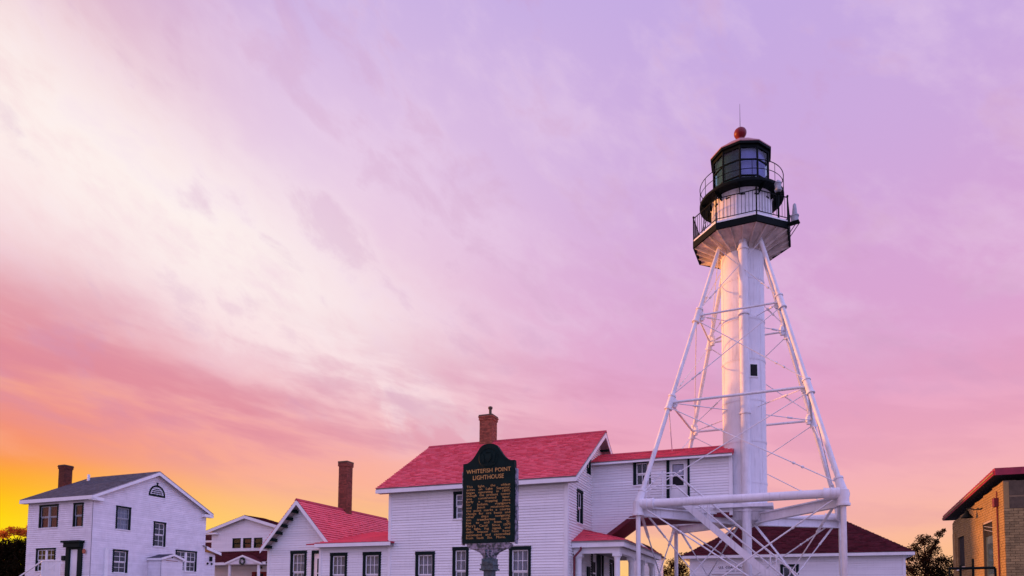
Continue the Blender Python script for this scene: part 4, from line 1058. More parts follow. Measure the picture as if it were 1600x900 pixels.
def hip(parent, a0, a1, b0, b1, ez, r0, r1, rb, rz, mat, row=.2, tab=.3):
    def V2(p, q): return (Vector(q) - Vector(p))
    for O_, U_, far_l, far_r in (((a0, b0, ez), (a1, b0, ez), (r0, rb, rz), (r1, rb, rz)), ((a1, b1, ez), (a0, b1, ez), (r1, rb, rz), (r0, rb, rz)),
                                 ((a1, b0, ez), (a1, b1, ez), (r1, rb, rz), (r1, rb, rz)), ((a0, b1, ez), (a0, b0, ez), (r0, rb, rz), (r0, rb, rz))):
        O_, U_, fl, fr = Vector(O_), Vector(U_), Vector(far_l), Vector(far_r)
        u_ = (U_ - O_).normalized(); L = (U_ - O_).length
        wv = fl - O_; wv = wv - u_ * wv.dot(u_); v_ = wv.normalized(); H = wv.length
        pl = [(0, 0), (L, 0), ((fr - O_).dot(u_), H)]
        if (fl - fr).length > .01: pl.append(((fl - O_).dot(u_), H))
        roof(parent, 'roof', O_, u_, v_, pl, mat=mat, row=row, tab=tab)
hip(CG, CA0 - o_, CA1 + o_, CB - o_, CB + 9.2 + o_, ez, ra0, ra1, rb_, rz, 'maroon_shingle')
mb = M(CG); mb.box(CA0 - o_, CA1 + o_, CB - o_ - .02, CB - o_ + .01, ez - .20, ez - .03); mb.box(CA1 + o_, CA1 + o_ + .03, CB - o_ - .02, CB + 9.2 + o_, ez - .20, ez - .03); mb.box(CA0 - o_ - .03, CA0 - o_, CB - o_ - .02, CB + 9.2 + o_, ez - .20, ez - .03); mb.build('fascia', 'white_trim', CG)
mb = M(CG); mb.box(CA0 - o_, CA1 + o_, CB - o_ + .011, CB - .025, ez - .19, ez - .16); mb.build('eave_soffit', 'soffit', CG)
org = Vector(CG['o'])
def wall_text(parent, s_, a0, a1, b_, z_, size, mat, bold=0):
    o_ = text_line(parent, s_.split(), a0, a1, z_, size, mat, b_, justify=False, name='lettering', bold=bold)
    o_.location = -Vector(parent['o']); return o_
wall_text(CG, "U.S. COAST GUARD", -3.84, -2.39, CB - .046, 3.98, .20, 'dark_letters', .004)
wall_text(CG, "LIFEBOAT STATION", -3.84, -2.2, CB - .046, 3.76, .13, 'dark_letters')

# ================================================================== WHITE TWO-STOREY HOUSE at the left
kk = .853
def q1(v_): return v_ * kk
def qz(v_): return 1.6 + (v_ - 1.6) * kk
WA1, WB0, WA0, WB1 = q1(-46.335), q1(34), q1(-53.34), q1(44.3)
WH = thing('white_house', 'white two storey house with grey shingle roof and fan window in its gable', 'house', (WA0 + WA1) / 2, (WB0 + WB1) / 2)
wrb_, wrz_ = (WB0 + WB1) / 2, qz(11.90)
wov = .36; wez_ = qz(9.20)
wsl_ = (wrz_ - wez_) / (wrb_ - (WB0 - wov))
def zw(b_): return wrz_ - wsl_ * abs(b_ - wrb_)
fw = [(q1(-52.05), qz(7.03), q1(2.1), q1(1.74), 'red', True), (q1(-48.33), qz(7.0), q1(1.06), q1(1.76), 'red', False), (q1(-52.18), qz(3.8), q1(2.15), q1(1.72), None, True)]
dA0, dA1 = q1(-48.80), q1(-47.12)
hl = [hole(a_ - WA0, z_, w_, h_) for a_, z_, w_, h_, c_, d_ in fw] + [(dA0 - WA0 + .05, dA1 - WA0 - .05, 1.0, qz(5.80))]
zwf = zw(WB0) - .02
wall(WH, (WA0, WB0, 0), (1, 0, 0), (0, -1, 0), [(0, .4), (WA1 - WA0, .4), (WA1 - WA0, zwf), (0, zwf)], hl, step=.13, mat='white_shingle_siding')
for a_, z_, w_, h_, c_, d_ in fw:
    window(WH, a_, WB0, z_, 'front', w_, h_, cas=.10, head=.10, cols=1 if c_ else 2, rows=1 if c_ else 2, dbl=d_, curtain=c_, sashmat='lens_grey' if c_ else None)
gws = [(q1(35.80), qz(6.997), q1(1.24), q1(1.76), 'lace', False, 3), (q1(39.09), qz(5.98), q1(1.15), q1(1.98), None, False, 2), (q1(35.69), qz(3.74), q1(1.25), q1(1.73), None, False, 2), (q1(41.27), qz(4.15), q1(2.16), q1(1.73), None, True, 2)]
gpoly = [(0, .4), (WB1 - WB0, .4), (WB1 - WB0, zwf), (wrb_ - WB0, wrz_ - .08), (0, zwf)]
hl = [hole(b_ - WB0, z_, w_, h_) for b_, z_, w_, h_, c_, d_, n_ in gws]
wall(WH, (WA1, WB0, 0), (0, 1, 0), (1, 0, 0), gpoly, hl, step=.13, mat='white_shingle_siding')
for b_, z_, w_, h_, c_, d_, n_ in gws:
    window(WH, WA1, b_, z_, 'right', w_, h_, cas=.10, head=.10, cols=n_, rows=2, dbl=d_, curtain=c_, sashmat='lens_grey' if c_ else None)
wall(WH, (WA0, WB1, 0), (0, -1, 0), (-1, 0, 0), gpoly, step=.13, mat='white_shingle_siding')
wall(WH, (WA1, WB1, 0), (-1, 0, 0), (0, 1, 0), [(0, .4), (WA1 - WA0, .4), (WA1 - WA0, zwf), (0, zwf)], step=.13, mat='white_shingle_siding')
Vf = Vector((0, 1, wsl_)).normalized(); Vf2 = Vector((0, -1, wsl_)).normalized(); wL = (wrb_ - WB0 + wov) * math.sqrt(1 + wsl_ ** 2); WLU = WA1 - WA0 + 2 * wov
roof(WH, 'roof', (WA0 - wov, WB0 - wov, wez_), (1, 0, 0), Vf, [(0, 0), (WLU, 0), (WLU, wL), (0, wL)], mat='grey_shingle', row=.17, tab=.3, lift=.012)
roof(WH, 'roof', (WA1 + wov, WB1 + wov, wez_), (-1, 0, 0), Vf2, [(0, 0), (WLU, 0), (WLU, wL), (0, wL)], mat='grey_shingle', row=.17, tab=.3, lift=.012)
mb = M(WH); mb.box(WA0 - wov, WA1 + wov + .45 * 0, WB0 - wov - .02, WB0 - wov + .01, wez_ - .26, wez_ - .03); mb.build('fascia', 'white_trim', WH)
mb = M(WH); mb.box(WA0 - wov, WA1 + wov, WB0 - wov + .011, WB0 - .025, wez_ - .25, wez_ - .22); mb.build('eave_soffit', 'soffit', WH)
for aa in (WA1 + wov - .03, WA0 - wov):
    for e0 in (WB0 - wov, WB1 + wov):
        mb = M(WH); mb.prism([(aa, e0, wez_ - .06), (aa, wrb_, wrz_ - .06), (aa, wrb_, wrz_ - .28), (aa, e0, wez_ - .24)], (.03, 0, 0)); mb.build('rake_board', 'white_trim', WH)
# eave returns at the gable corners
for b0_, b1_ in ((WB0 - wov, WB0 + .45), (WB1 - .45, WB1 + wov)):
    mb = M(WH); mb.box(WA1 + .03, WA1 + wov, b0_ + .02, b1_, wez_ - .30, wez_ - .10); mb.build('eave_return', 'white_trim', WH)
chimney(WH, -46.35, 31.88, 8.6, 10.95, .58, .58, brick='brick_dark')
mb = M(WH); mb.box(-46.7, WA0 - .01, 31.5, 32.26, 0, 8.6); mb.build('chimney_breast', 'brick_dark', WH)
mb = M(WH); vb = wrb_ - .9; mb.lathe((q1(-52.6), vb, 0), [(.09, zw(vb) - .1), (.09, zw(vb) + .42), (.0, zw(vb) + .43)], 12); mb.build('vent_pipe', 'white_trim', WH, True)
# fan window
fb, fz, fr = q1(39.28), qz(10.04), q1(.68)
def half(r_, x0, th, z_off=0):
    return [(x0, fb + r_ * math.cos(math.pi * i / 16), fz + z_off + r_ * 1.05 * math.sin(math.pi * i / 16)) for i in range(17)]
mb = M(WH)
for i in range(16):
    o1, o2 = half(fr + .06, WA1, 0), half(fr - .05, WA1, 0)
    mb.prism([o1[i], o1[i + 1], o2[i + 1], o2[i]], (.05, 0, 0))
mb.box(WA1, WA1 + .051, fb - fr - .06, fb + fr + .06, fz - .1, fz - .001); mb.box(WA1, WA1 + .055, fb - .05, fb + .05, fz + fr * 1.05 + .06, fz + fr * 1.05 + .2); mb.box(WA1, WA1 + .06, fb - .09, fb + .09, fz + fr * 1.05 + .2, fz + fr * 1.05 + .24)
fanw = mb.build('fan_window', 'green_trim', WH)
mb = M(WH); mb.prism(half(fr - .05, WA1 + .018, 0), (.006, 0, 0)); mb.build('fan_pane', 'lens_grey', fanw)
mb = M(WH); mb.prism(half(fr - .16, WA1 + .026, 0), (.004, 0, 0)); mb.build('fan_glass', 'interior_dark', fanw)
mb = M(WH)
for i in (3, 6, 8, 10, 13):
    an_ = math.pi * i / 16; mb.tube((WA1 + .034, fb, fz), (WA1 + .034, fb + (fr - .1) * math.cos(an_), fz + (fr - .1) * math.sin(an_)), .014, n=5)
mb.build('fan_bar', 'lens_grey', fanw)
mb = M(WH); mb.box(WA1 + .02, WA1 + .14, q1(35.0), q1(35.25), .4, qz(5.48)); mb.build('wall_duct', 'white_trim', WH)
# entrance
mb = M(WH); mb.box(dA0 - .1, dA1 + .12, WB0 - .42, WB0 - .01, qz(5.82), qz(5.97)); mb.box(dA0, dA1 + .02, WB0 - .30, WB0 - .005, qz(5.50), qz(5.819)); mb.build('door_hood', 'green_trim', WH)
mb = M(WH); mb.box(dA0, q1(-48.45), WB0 - .12, WB0 + .1, 1.0, qz(5.499)); mb.box(q1(-47.55), dA1, WB0 - .12, WB0 + .1, 1.0, qz(5.499)); mb.box(q1(-48.45) + .001, q1(-47.55) - .001, WB0 - .11, WB0 + .1, qz(5.36), qz(5.499)); mb.build('door_surround', 'green_trim', WH)
mb = M(WH); mb.box(q1(-48.44), q1(-47.56), WB0 + .0, WB0 + .06, 1.0, qz(5.355)); mb.build('door', 'white_trim', WH)
mb = M(WH); mb.box(dA0 - .42, dA0 - .12, WB0 - .10, WB0 - .012, qz(4.55), qz(4.90)); mb.build('notice_box', 'green_trim', WH)
mb = M(WH); mb.lathe((dA1 + .28, WB0 - .16, qz(5.0)), [(0, 0), (.08, .02), (.10, .2), (.05, .28), (0, .3)], 10); mb.build('porch_lamp', 'brick_brown', WH, True)
# entrance steps and white rails
mb = M(WH); mb.box(dA0 - .1, dA1 + .1, WB0 - 1.5, WB0 - .45, 0, qz(2.55)); 
for i in range(10): mb.box(dA0 - .1 - .3 * (i + 1), dA0 - .101 - .3 * i, WB0 - 1.5, WB0 - .45, 0, qz(2.55) * (1 - (i + 1) / 11))
mb.build('entrance_steps', 'concrete_grey', WH)
for b_ in (WB0 - 1.45, WB0 - .5):
    mb = M(WH); mb.beam((dA0 - .1, b_, qz(4.42)), (dA0 - 3.2, b_, qz(2.75)), .06, .07); mb.tube((dA0 - .1, b_, .8), (dA0 - .1, b_, qz(4.40)), .045, n=8); mb.tube((dA0 - 3.1, b_, .0), (dA0 - 3.1, b_, qz(2.8)), .045, n=8)
    mb.build('stair_rail', 'white_trim', WH)
mb = M(WH); b_ = WB0 - 1.45
mb.box(dA0 - .1, dA1 + .1, b_ - .03, b_ + .03, qz(4.38), qz(4.46)); mb.box(dA0 - .1, dA1 + .1, b_ - .025, b_ + .025, qz(2.8), qz(2.87)); mb.build('landing_rail', 'white_trim', WH)
bm_ = MB(); bm_.box(-.02, .02, -.012, .012, 0, qz(4.38) - qz(2.87)); ob = bm_.build('picket', 'white_trim'); pkm = ob.data; bpy.data.objects.remove(ob)
n = 18
for i in range(n + 1):
    a_ = dA0 + (dA1 + .05 - dA0) * i / n
    if .36 < i / n < .66 and False: continue
    put('picket', pkm, WH, Vector((a_, b_, qz(2.87))) - Vector(WH['o']))
# basement bulkhead with its little gable roof
BK0, BK1, BKA = q1(38.6), q1(40.9), q1(-44.93)
bez = qz(4.99); bpk = qz(5.36); bmid = (BK0 + BK1) / 2
wall(WH, (WA1 + .03, BK0 + .12, 0), (1, 0, 0), (0, -1, 0), [(0, .2), (BKA - WA1 - .03, .2), (BKA - WA1 - .03, bez - .04), (0, bez - .04)], step=.13, mat='white_shingle_siding')
wall(WH, (BKA, BK0 + .12, 0), (0, 1, 0), (1, 0, 0), [(0, .2), (BK1 - BK0 - .24, .2), (BK1 - BK0 - .24, bez - .04), (bmid - BK0 - .12, bpk - .1), (0, bez - .04)], step=.13, mat='white_shingle_siding')
bs = (bpk - bez) / (bmid - BK0)
for s_, b_ in ((1, BK0), (-1, BK1)):
    O_ = (WA1 + .02, b_, bez) if s_ == 1 else (BKA + .15, b_, bez)
    LL = BKA + .15 - WA1 - .02; hh = (bmid - BK0) * math.sqrt(1 + bs * bs)
    roof(WH, 'bulkhead_roof', O_, (s_, 0, 0), Vector((0, s_, bs)), [(0, 0), (LL, 0), (LL, hh), (0, hh)], mat='grey_shingle', row=.15, lift=.01)
    mb = M(WH); mb.prism([(BKA + .151, b_, bez - .14), (BKA + .151, b_, bez + .0), (BKA + .151, bmid, bpk + .0), (BKA + .151, bmid, bpk - .14)], (.03, 0, 0)); mb.build('rake_board', 'white_trim', WH)
mb = M(WH); mb.box(WA1 + .03, BKA + .15, BK0 - .025, BK0 - .001, bez - .14, bez - .01); mb.build('fascia', 'white_trim', WH)
mb = M(WH); mb.lathe((BKA + .03, bmid - .02, qz(5.10)), [(0, -.07), (.07, 0), (0, .07)], 10); mb.build('bulkhead_vent', 'black_iron', WH)
mb = M(WH); mb.box(BKA + .02, BKA + .05, bmid - .5, bmid + .42, qz(4.80), qz(4.84)); mb.build('bulkhead_door_head', 'brick_brown', WH)
# rear lean-to
RB0, RB1 = WB1 + .02, q1(45.6)
wall(WH, (q1(-46.5), RB0, 0), (0, 1, 0), (1, 0, 0), [(0, .4), (RB1 - RB0, .4), (RB1 - RB0, qz(5.75)), (0, qz(5.95))], step=.13, mat='white_shingle_siding')
wall(WH, (q1(-46.5), RB1, 0), (-1, 0, 0), (0, 1, 0), [(0, .4), (5, .4), (5, qz(5.75)), (0, qz(5.75))], step=.13, mat='white_shingle_siding')
rs = .26; roof(WH, 'lean_to_roof', (q1(-46.5) + .3, RB1 + .3, qz(5.95)), (-1, 0, 0), Vector((0, -1, rs)), [(0, 0), (5.3, 0), (5.3, 1.7), (0, 1.7)], mat='grey_shingle', lift=.01)
mb = M(WH); mb.prism([(q1(-46.5) + .3, RB1 + .3, qz(5.95) - .02), (q1(-46.5) + .3, RB0 - .0, qz(5.95) + .36), (q1(-46.5) + .3, RB0, qz(5.95) + .14), (q1(-46.5) + .3, RB1 + .3, qz(5.95) - .22)], (.03, 0, 0)); mb.build('rake_board', 'white_trim', WH)
mb = M(WH); mb.box(q1(-46.5) + .02, q1(-46.5) + .12, q1(44.95), q1(45.2), qz(5.15), qz(5.55)); mb.lathe((q1(-46.5) + .06, q1(44.75), qz(4.92)), [(0, -.1), (.1, 0), (0, .1)], 8); mb.lathe((q1(-46.5) + .06, q1(45.2), qz(4.92)), [(0, -.1), (.1, 0), (0, .1)], 8); mb.build('meter_box', 'black_iron', WH)

# ================================================================== FAR GABLED BUILDING with red roofed porch
FB = 50.0
FG = thing('gabled_hall', 'white gabled building with three windows above a dark red porch roof', 'building', -47.1, 54.5)
f0, f1, fpk, fzp, fze = -51.45, -42.75, -47.1, 9.78, 8.42
fs = (fzp - fze) / 4.9
fwn = [(-48.82, 6.72, .98, .95), (-47.53, 6.70, .98, .95), (-46.23, 6.68, .98, .95)]
wall(FG, (f0, FB, 0), (1, 0, 0), (0, -1, 0), [(0, .3), (f1 - f0, .3), (f1 - f0, fze - .05), (fpk - f0, fzp - .2), (0, fze - .05)], [(a_ - f0 + .01, a_ - f0 + w_ - .01, z_, z_ + h_) for a_, z_, w_, h_ in fwn], step=.16)
for i, (a_, z_, w_, h_) in enumerate(fwn): window(FG, a_, FB, z_, 'front', w_, h_, cas=.05, head=.05, cols=1, rows=1, curtain='red' if i == 1 else None, sash=.04, sashmat='green_trim')
wall(FG, (f1, FB, 0), (0, 1, 0), (1, 0, 0), [(0, .3), (2, .3), (2, fze - .05), (0, fze - .05)], step=.16)
wall(FG, (f0, FB + 2, 0), (0, -1, 0), (-1, 0, 0), [(0, .3), (2, .3), (2, fze - .05), (0, fze - .05)], step=.16)
hl_ = 4.9 * math.sqrt(1 + fs * fs)
roof(FG, 'roof', (fpk + 4.9, FB - .45, fze - .03), (0, 1, 0), Vector((-1, 0, fs)), [(0, 0), (2.75, 0), (2.75, hl_), (0, hl_)], mat='maroon_shingle', row=.22, tab=.4)
roof(FG, 'roof', (fpk - 4.9, FB + 2.3, fze - .03), (0, -1, 0), Vector((1, 0, fs)), [(0, 0), (2.75, 0), (2.75, hl_), (0, hl_)], mat='maroon_shingle', row=.22, tab=.4)
for s_ in (-1, 1):
    mb = M(FG); mb.prism([(fpk, FB - .48, fzp - .05), (fpk + s_ * 4.9, FB - .48, fze - .05), (fpk + s_ * 4.9, FB - .48, fze - .32), (fpk, FB - .48, fzp - .32)], (0, .03, 0)); mb.build('rake_board', 'white_trim', FG)
mb = M(FG); mb.box(fpk - 4.9, f0 + .9, FB - .44, FB - .03, fze - .34, fze - .18); mb.build('eave_return', 'white_trim', FG)
mb = M(FG); mb.box(f0 - .02, f1 + .02, FB - .12, FB - .03, 6.42, 6.50); mb.build('belt_board', 'white_trim', FG)
# porch
pe, pzz = FB - 2.3, 5.22; pt_z = 6.42; ps = (pt_z - pzz) / 2.27
roof(FG, 'porch_roof', (f0, pe, pzz), (1, 0, 0), Vector((0, 1, ps)), [(0, 0), (f1 - f0, 0), (f1 - f0, 2.5), (0, 2.5)], mat='maroon_shingle', row=.2, tab=.35)
mb = M(FG); mb.box(f0, f1, pe - .03, pe + .0, pzz - .24, pzz + .0); mb.build('fascia', 'white_trim', FG)
mb = M(FG); mb.box(f0, f1, pe + .01, FB - .03, pzz - .22, pzz - .18); mb.build('porch_ceiling', 'soffit', FG)
pk0, pk1, pkc, pkz = -47.15, -43.3, -45.22, 5.85
mb = M(FG); mb.prism([(pk0, pe - .12, pzz - .18), (pk1, pe - .12, pzz - .18), (pkc, pe - .12, pkz - .1)], (0, .08, 0)); mb.build('pediment', 'white_shingle_siding', FG)
for s_, aa in ((-1, pk0), (1, pk1)):
    mb = M(FG); mb.prism([(pkc, pe - .2, pkz), (aa - .15 * -s_ * -1 * 0 + s_ * .2, pe - .2, pzz - .08), (aa + s_ * .2, pe - .2, pzz - .26), (pkc, pe - .2, pkz - .18)], (0, .07, 0)); mb.build('pediment_rake', 'white_trim', FG)
    mb = M(FG); mb.prism([(pkc, pe - .2, pkz + .002), (aa + s_ * .2, pe - .2, pzz - .078), (aa + s_ * .2, pe + 1.0, pzz - .078), (pkc, pe + 1.3, pkz + .002)], (0, 0, .04)); mb.build('pediment_roof', 'maroon_shingle', FG)
for a_ in (-46.98, -43.65, -50.6):
    mb = M(FG); mb.tube((a_, pe + .15, .5), (a_, pe + .15, pzz - .25), .13, n=14); mb.build('porch_column', 'white_trim', FG, True)
mb = M(FG); mb.box(-46.35, -44.1, FB - .06, FB - .028, .5, 4.45); dr_ = mb.build('door', 'door_red', FG)
mb = M(FG); mb.box(-45.9, -45.0, FB - .08, FB - .061, .8, 4.3); mb.build('door_pane', 'interior_dark', dr_)
mb = M(FG); mb.lathe((-45.2, FB - .25, 4.72), [(0, -.02), (.16, .0), (.12, .2), (.04, .28), (0, .3)], 12); mb.build('porch_lamp', 'black_iron', FG, True)
# rear wing seen at the left
roof(FG, 'wing_roof', (-57.5, FB + 1.6, 7.75), (1, 0, 0), Vector((0, 1, .45)), [(0, 0), (6.0, 0), (6.0, 2.0), (0, 2.0)], mat='maroon_shingle', row=.22)
mb = M(FG); mb.box(-57.5, -51.5, FB + 1.58, FB + 1.60, 7.55, 7.75); mb.build('fascia', 'white_trim', FG)
wall(FG, (-57.0, FB + 2.0, 0), (1, 0, 0), (0, -1, 0), [(0, .3), (5.5, .3), (5.5, 7.7), (0, 7.7)], step=.16)
roof(FG, 'wing_roof', (-57.2, FB + .3, 6.85), (1, 0, 0), Vector((0, 1, .5)), [(0, 0), (5.6, 0), (5.6, 1.5), (0, 1.5)], mat='maroon_shingle', row=.22)
mb = M(FG); mb.box(-57.2, -51.5, FB + .28, FB + .30, 6.65, 6.85); mb.build('fascia', 'white_trim', FG)
wall(FG, (-57.0, FB + .6, 0), (1, 0, 0), (0, -1, 0), [(0, .3), (5.5, .3), (5.5, 6.8), (0, 6.8)], step=.16)
WR = thing('wreath', 'round green wreath hanging in the porch pediment of the gabled building', 'wreath', -45.2, pe - .2, z=5.28)
mb = M(WR)
for i in range(220):
    a_ = random.uniform(0, 2 * math.pi); r_ = .27 + random.uniform(-.07, .07)
    c_ = Vector((-45.2 + r_ * math.cos(a_), pe - .24 + random.uniform(-.05, .05), 5.28 + r_ * math.sin(a_)))
    d1 = Vector((random.gauss(0, 1), random.gauss(0, 1), random.gauss(0, 1))).normalized() * .07; d2 = d1.cross(Vector((random.gauss(0, 1), 1, .3))).normalized() * .025
    mb.face([c_ - d1, c_ + d2, c_ + d1, c_ - d2])
mb.build('foliage_ring', 'wreath_green', WR)

# small white outbuilding beyond the side porch
OB = thing('outbuilding', 'small white clapboard outbuilding with dark red roof glimpsed past the porch columns', 'shed', -7.0, 43.5)
oa0, oa1, obb = -9.1, -7.55, 42.0; opk = (oa0 + oa1) / 2
wall(OB, (oa0, obb, 0), (1, 0, 0), (0, -1, 0), [(0, .3), (oa1 - oa0, .3), (oa1 - oa0, 4.75), (opk - oa0, 5.35), (0, 4.75)], step=.13)
wall(OB, (oa1, obb, 0), (0, 1, 0), (1, 0, 0), [(0, .3), (3, .3), (3, 4.75), (0, 4.75)], step=.13)
wall(OB, (oa0, obb + 3, 0), (0, -1, 0), (-1, 0, 0), [(0, .3), (3, .3), (3, 4.75), (0, 4.75)], step=.13)
roof(OB, 'roof', (oa1 + .2, obb - .25, 4.66), (0, 1, 0), Vector((-1, 0, .8)), [(0, 0), (3.4, 0), (3.4, 1.25), (0, 1.25)], mat='maroon_shingle')
roof(OB, 'roof', (oa0 - .2, obb + 3.15, 4.66), (0, -1, 0), Vector((1, 0, .8)), [(0, 0), (3.4, 0), (3.4, 1.25), (0, 1.25)], mat='maroon_shingle')
for s_ in (-1, 1):
    mb = M(OB); mb.prism([(opk, obb - .27, 5.45), (opk + s_ * .98, obb - .27, 4.66), (opk + s_ * .98, obb - .27, 4.52), (opk, obb - .27, 5.30)], (0, .02, 0)); mb.build('rake_board', 'white_trim', OB)

# ================================================================== BRICK BUILDING at the right edge
NA, NB, FBb = 5.466, 22.0, 28.2
BB = thing('brick_building', 'tan brick building with blue door and red tiled roof at right edge', 'building', 8.0, 25.0)
def wt(b_): return 5.06 - (b_ - NB) * .072
# openings on the side wall
win = (26.55, 27.48, 2.98, 4.05); dor = (23.15, 24.18, 0.9, 4.18)
def bricks(mb, O, U, N, poly, holes, bw=.215, bh=.072, gap=.01):
    O, U, N = Vector(O), Vector(U), Vector(N); zs = [p[1] for p in poly]; z_ = min(zs); k = 0
    while z_ < max(zs) - .02:
        c0 = clip_u(poly, min(z_ + bh * .5, max(zs) - 1e-3))
        if c0:
            u_ = c0[0] - (bw / 2 if k % 2 else 0)
            while u_ < c0[1]:
                u0, u1 = max(u_, c0[0]), min(u_ + bw - gap, c0[1])
                for h in holes:
                    if h[2] < z_ + bh * .5 < h[3]:
                        if u0 >= h[0] and u1 <= h[1]: u1 = u0
                        elif u0 < h[0] < u1: u1 = h[0]
                        elif u0 < h[1] < u1: u0 = h[1]
                if u1 - u0 > .02:
                    e = random.uniform(0, .006); zt_ = z_ + bh - gap
                    A_ = O + U * u0 + Vector((0, 0, z_)); B_ = O + U * u1 + Vector((0, 0, z_)); C_ = O + U * u1 + Vector((0, 0, zt_)); D_ = O + U * u0 + Vector((0, 0, zt_))
                    F = N * (.008 + e)
                    i_ = [mb.vert(p) for p in (A_, B_, C_, D_, A_ + F, B_ + F, C_ + F, D_ + F)]
                    for q in ((4, 5, 6, 7), (0, 1, 5, 4), (1, 2, 6, 5), (2, 3, 7, 6), (3, 0, 4, 7)): mb.f.append([i_[x_] for x_ in q])
                u_ += bw
        z_ += bh; k += 1
sp_ = [(0, .2), (FBb - NB, .2), (FBb - NB, wt(FBb)), (0, wt(NB))]
sh = [(win[0] - NB, win[1] - NB, win[2], win[3]), (dor[0] - NB, dor[1] - NB, dor[2], dor[3])]
mb = M(BB); backing(mb, (NA, NB, 0), (0, 1, 0), (-1, 0, 0), sp_, sh, .3); cr = mb.build('side_wall', 'mortar_tan', BB)
mb = M(BB); bricks(mb, (NA, NB, 0), (0, 1, 0), (-1, 0, 0), sp_, sh); mb.build('brickwork', 'brick_painted', cr, stuff=True)
fp_ = [(0, .2), (6, .2), (6, 4.30), (0, 4.30)]
mb = M(BB); backing(mb, (NA, NB, 0), (1, 0, 0), (0, -1, 0), fp_, [], .3); fr_ = mb.build('front_wall', 'mortar_tan', BB)
mb = M(BB); bricks(mb, (NA, NB, 0), (1, 0, 0), (0, -1, 0), fp_, []); mb.build('brickwork', 'brick_tan', fr_, stuff=True)
mb = M(BB); mb.box(NA + .001, NA + .12, NB - .012, NB + .3, 4.305, 5.02); mb.build('corner_pier', 'brick_painted', BB)
mb = M(BB); mb.box(NA + .125, NA + 6, NB - .01, NB + .3, 4.305, 4.60); mb.build('lintel', 'concrete_grey', BB)
mb = M(BB); mb.box(NA + .125, NA + 6, NB - .013, NB + .3, 4.605, 4.655); mb.build('lintel_band', 'mortar_tan', BB)
mb = M(BB); mb.box(NA + .125, NA + 6, NB - .009, NB + .3, 4.66, 5.05); mb.build('lintel', 'concrete_grey', BB)
mb = M(BB); mb.box(NA + .301, NA + 6, FBb - .3, FBb, .2, wt(FBb)); mb.build('back_wall', 'mortar_pale', BB)
# window and door in the side wall
mb = M(BB); mb.box(NA + .05, NA + .10, win[0], win[1], win[2], win[3]); wn = mb.build('window', 'green_trim', BB)
mb = M(BB); mb.box(NA + .03, NA + .049, win[0] + .08, win[1] - .08, win[2] + .08, win[3] - .08); mb.build('pane', 'interior_dark', wn)
mb = M(BB); mb.box(NA - .06, NA + .12, win[0] - .05, win[1] + .05, win[2] - .10, win[2] - .002); mb.build('sill', 'white_trim', wn)
mb = M(BB); mb.box(NA + .06, NA + .12, dor[0], dor[1], dor[2], 3.72); dr_ = mb.build('door', 'door_blue', BB)
mb = M(BB); mb.box(NA + .04, NA + .059, dor[0] + .25, dor[1] - .2, 2.6, 3.5); mb.build('door_pane', 'window_glass', dr_)
mb = M(BB); mb.box(NA + .06, NA + .12, dor[0], dor[1], 3.73, 4.18); tr_ = mb.build('transom', 'interior_dark', BB)
mb = M(BB); mb.tube((NA + .03, dor[0], 3.78), (NA + .03, dor[1], 3.95), .012, n=5); mb.tube((NA + .03, dor[0], 3.9), (NA + .03, dor[1], 4.05), .012, n=5); mb.build('transom_bar', 'lens_grey', tr_)
mb = M(BB); mb.box(NA + .005, NA + .055, dor[0], dor[1], 4.10, 4.178); mb.build('door_head', 'mortar_pale', BB)
mb = M(BB); mb.box(NA - .03, NA + .0, 27.75, 28.15, .2, 4.2); mb.build('buttress', 'brick_painted', BB)
# roof with clay tiles, falling to the back
roo = M(BB); ta, tb0, tb1 = NA - .20, NB - .06, 28.60
ztop = 5.36; rsl = -.0703
Vr = Vector((0, 1, rsl))
def zt2(b_): return ztop + rsl * (b_ - tb0)
roo.prism([(ta, tb0, ztop - .02), (ta, tb1, zt2(tb1) - .02), (ta, tb1, zt2(tb1) - .14), (ta, tb0, ztop - .14)], (7, 0, 0)); rr = roo.build('roof', 'interior_dark', BB)  # near-black slab colour paints in the shade under the overhang
mb = M(BB); mb.prism([(ta - .03, tb0, ztop - .03), (ta - .03, tb1, zt2(tb1) - .03), (ta - .03, tb1, zt2(tb1) - .14), (ta - .03, tb0, ztop - .14)], (.03, 0, 0)); mb.build('barge_board', 'red_tile', BB)
mb = M(BB); mb.prism([(ta - .05, tb0, ztop - .06), (ta - .05, tb1, zt2(tb1) - .06), (ta - .05, tb1, zt2(tb1) - .10), (ta - .05, tb0, ztop - .10)], (.02, 0, 0)); mb.build('barge_strip', 'brick_tan', BB)
mb = M(BB)
b_ = tb0
while b_ < tb1:
    for i in range(22):
        a_ = ta + i * .32
        mb.box(a_ + .004, a_ + .316, b_, b_ + .22, zt2(b_) - .012, zt2(b_) + .05 + random.uniform(-.004, .004))
    b_ += .235
mb.build('roof_tiles', 'red_tile', rr, stuff=True)
mb = M(BB); mb.box(ta, ta + 7, tb0 - .05, tb0 - .001, ztop - .15, ztop + .03); mb.build('front_fascia', 'red_tile', BB)
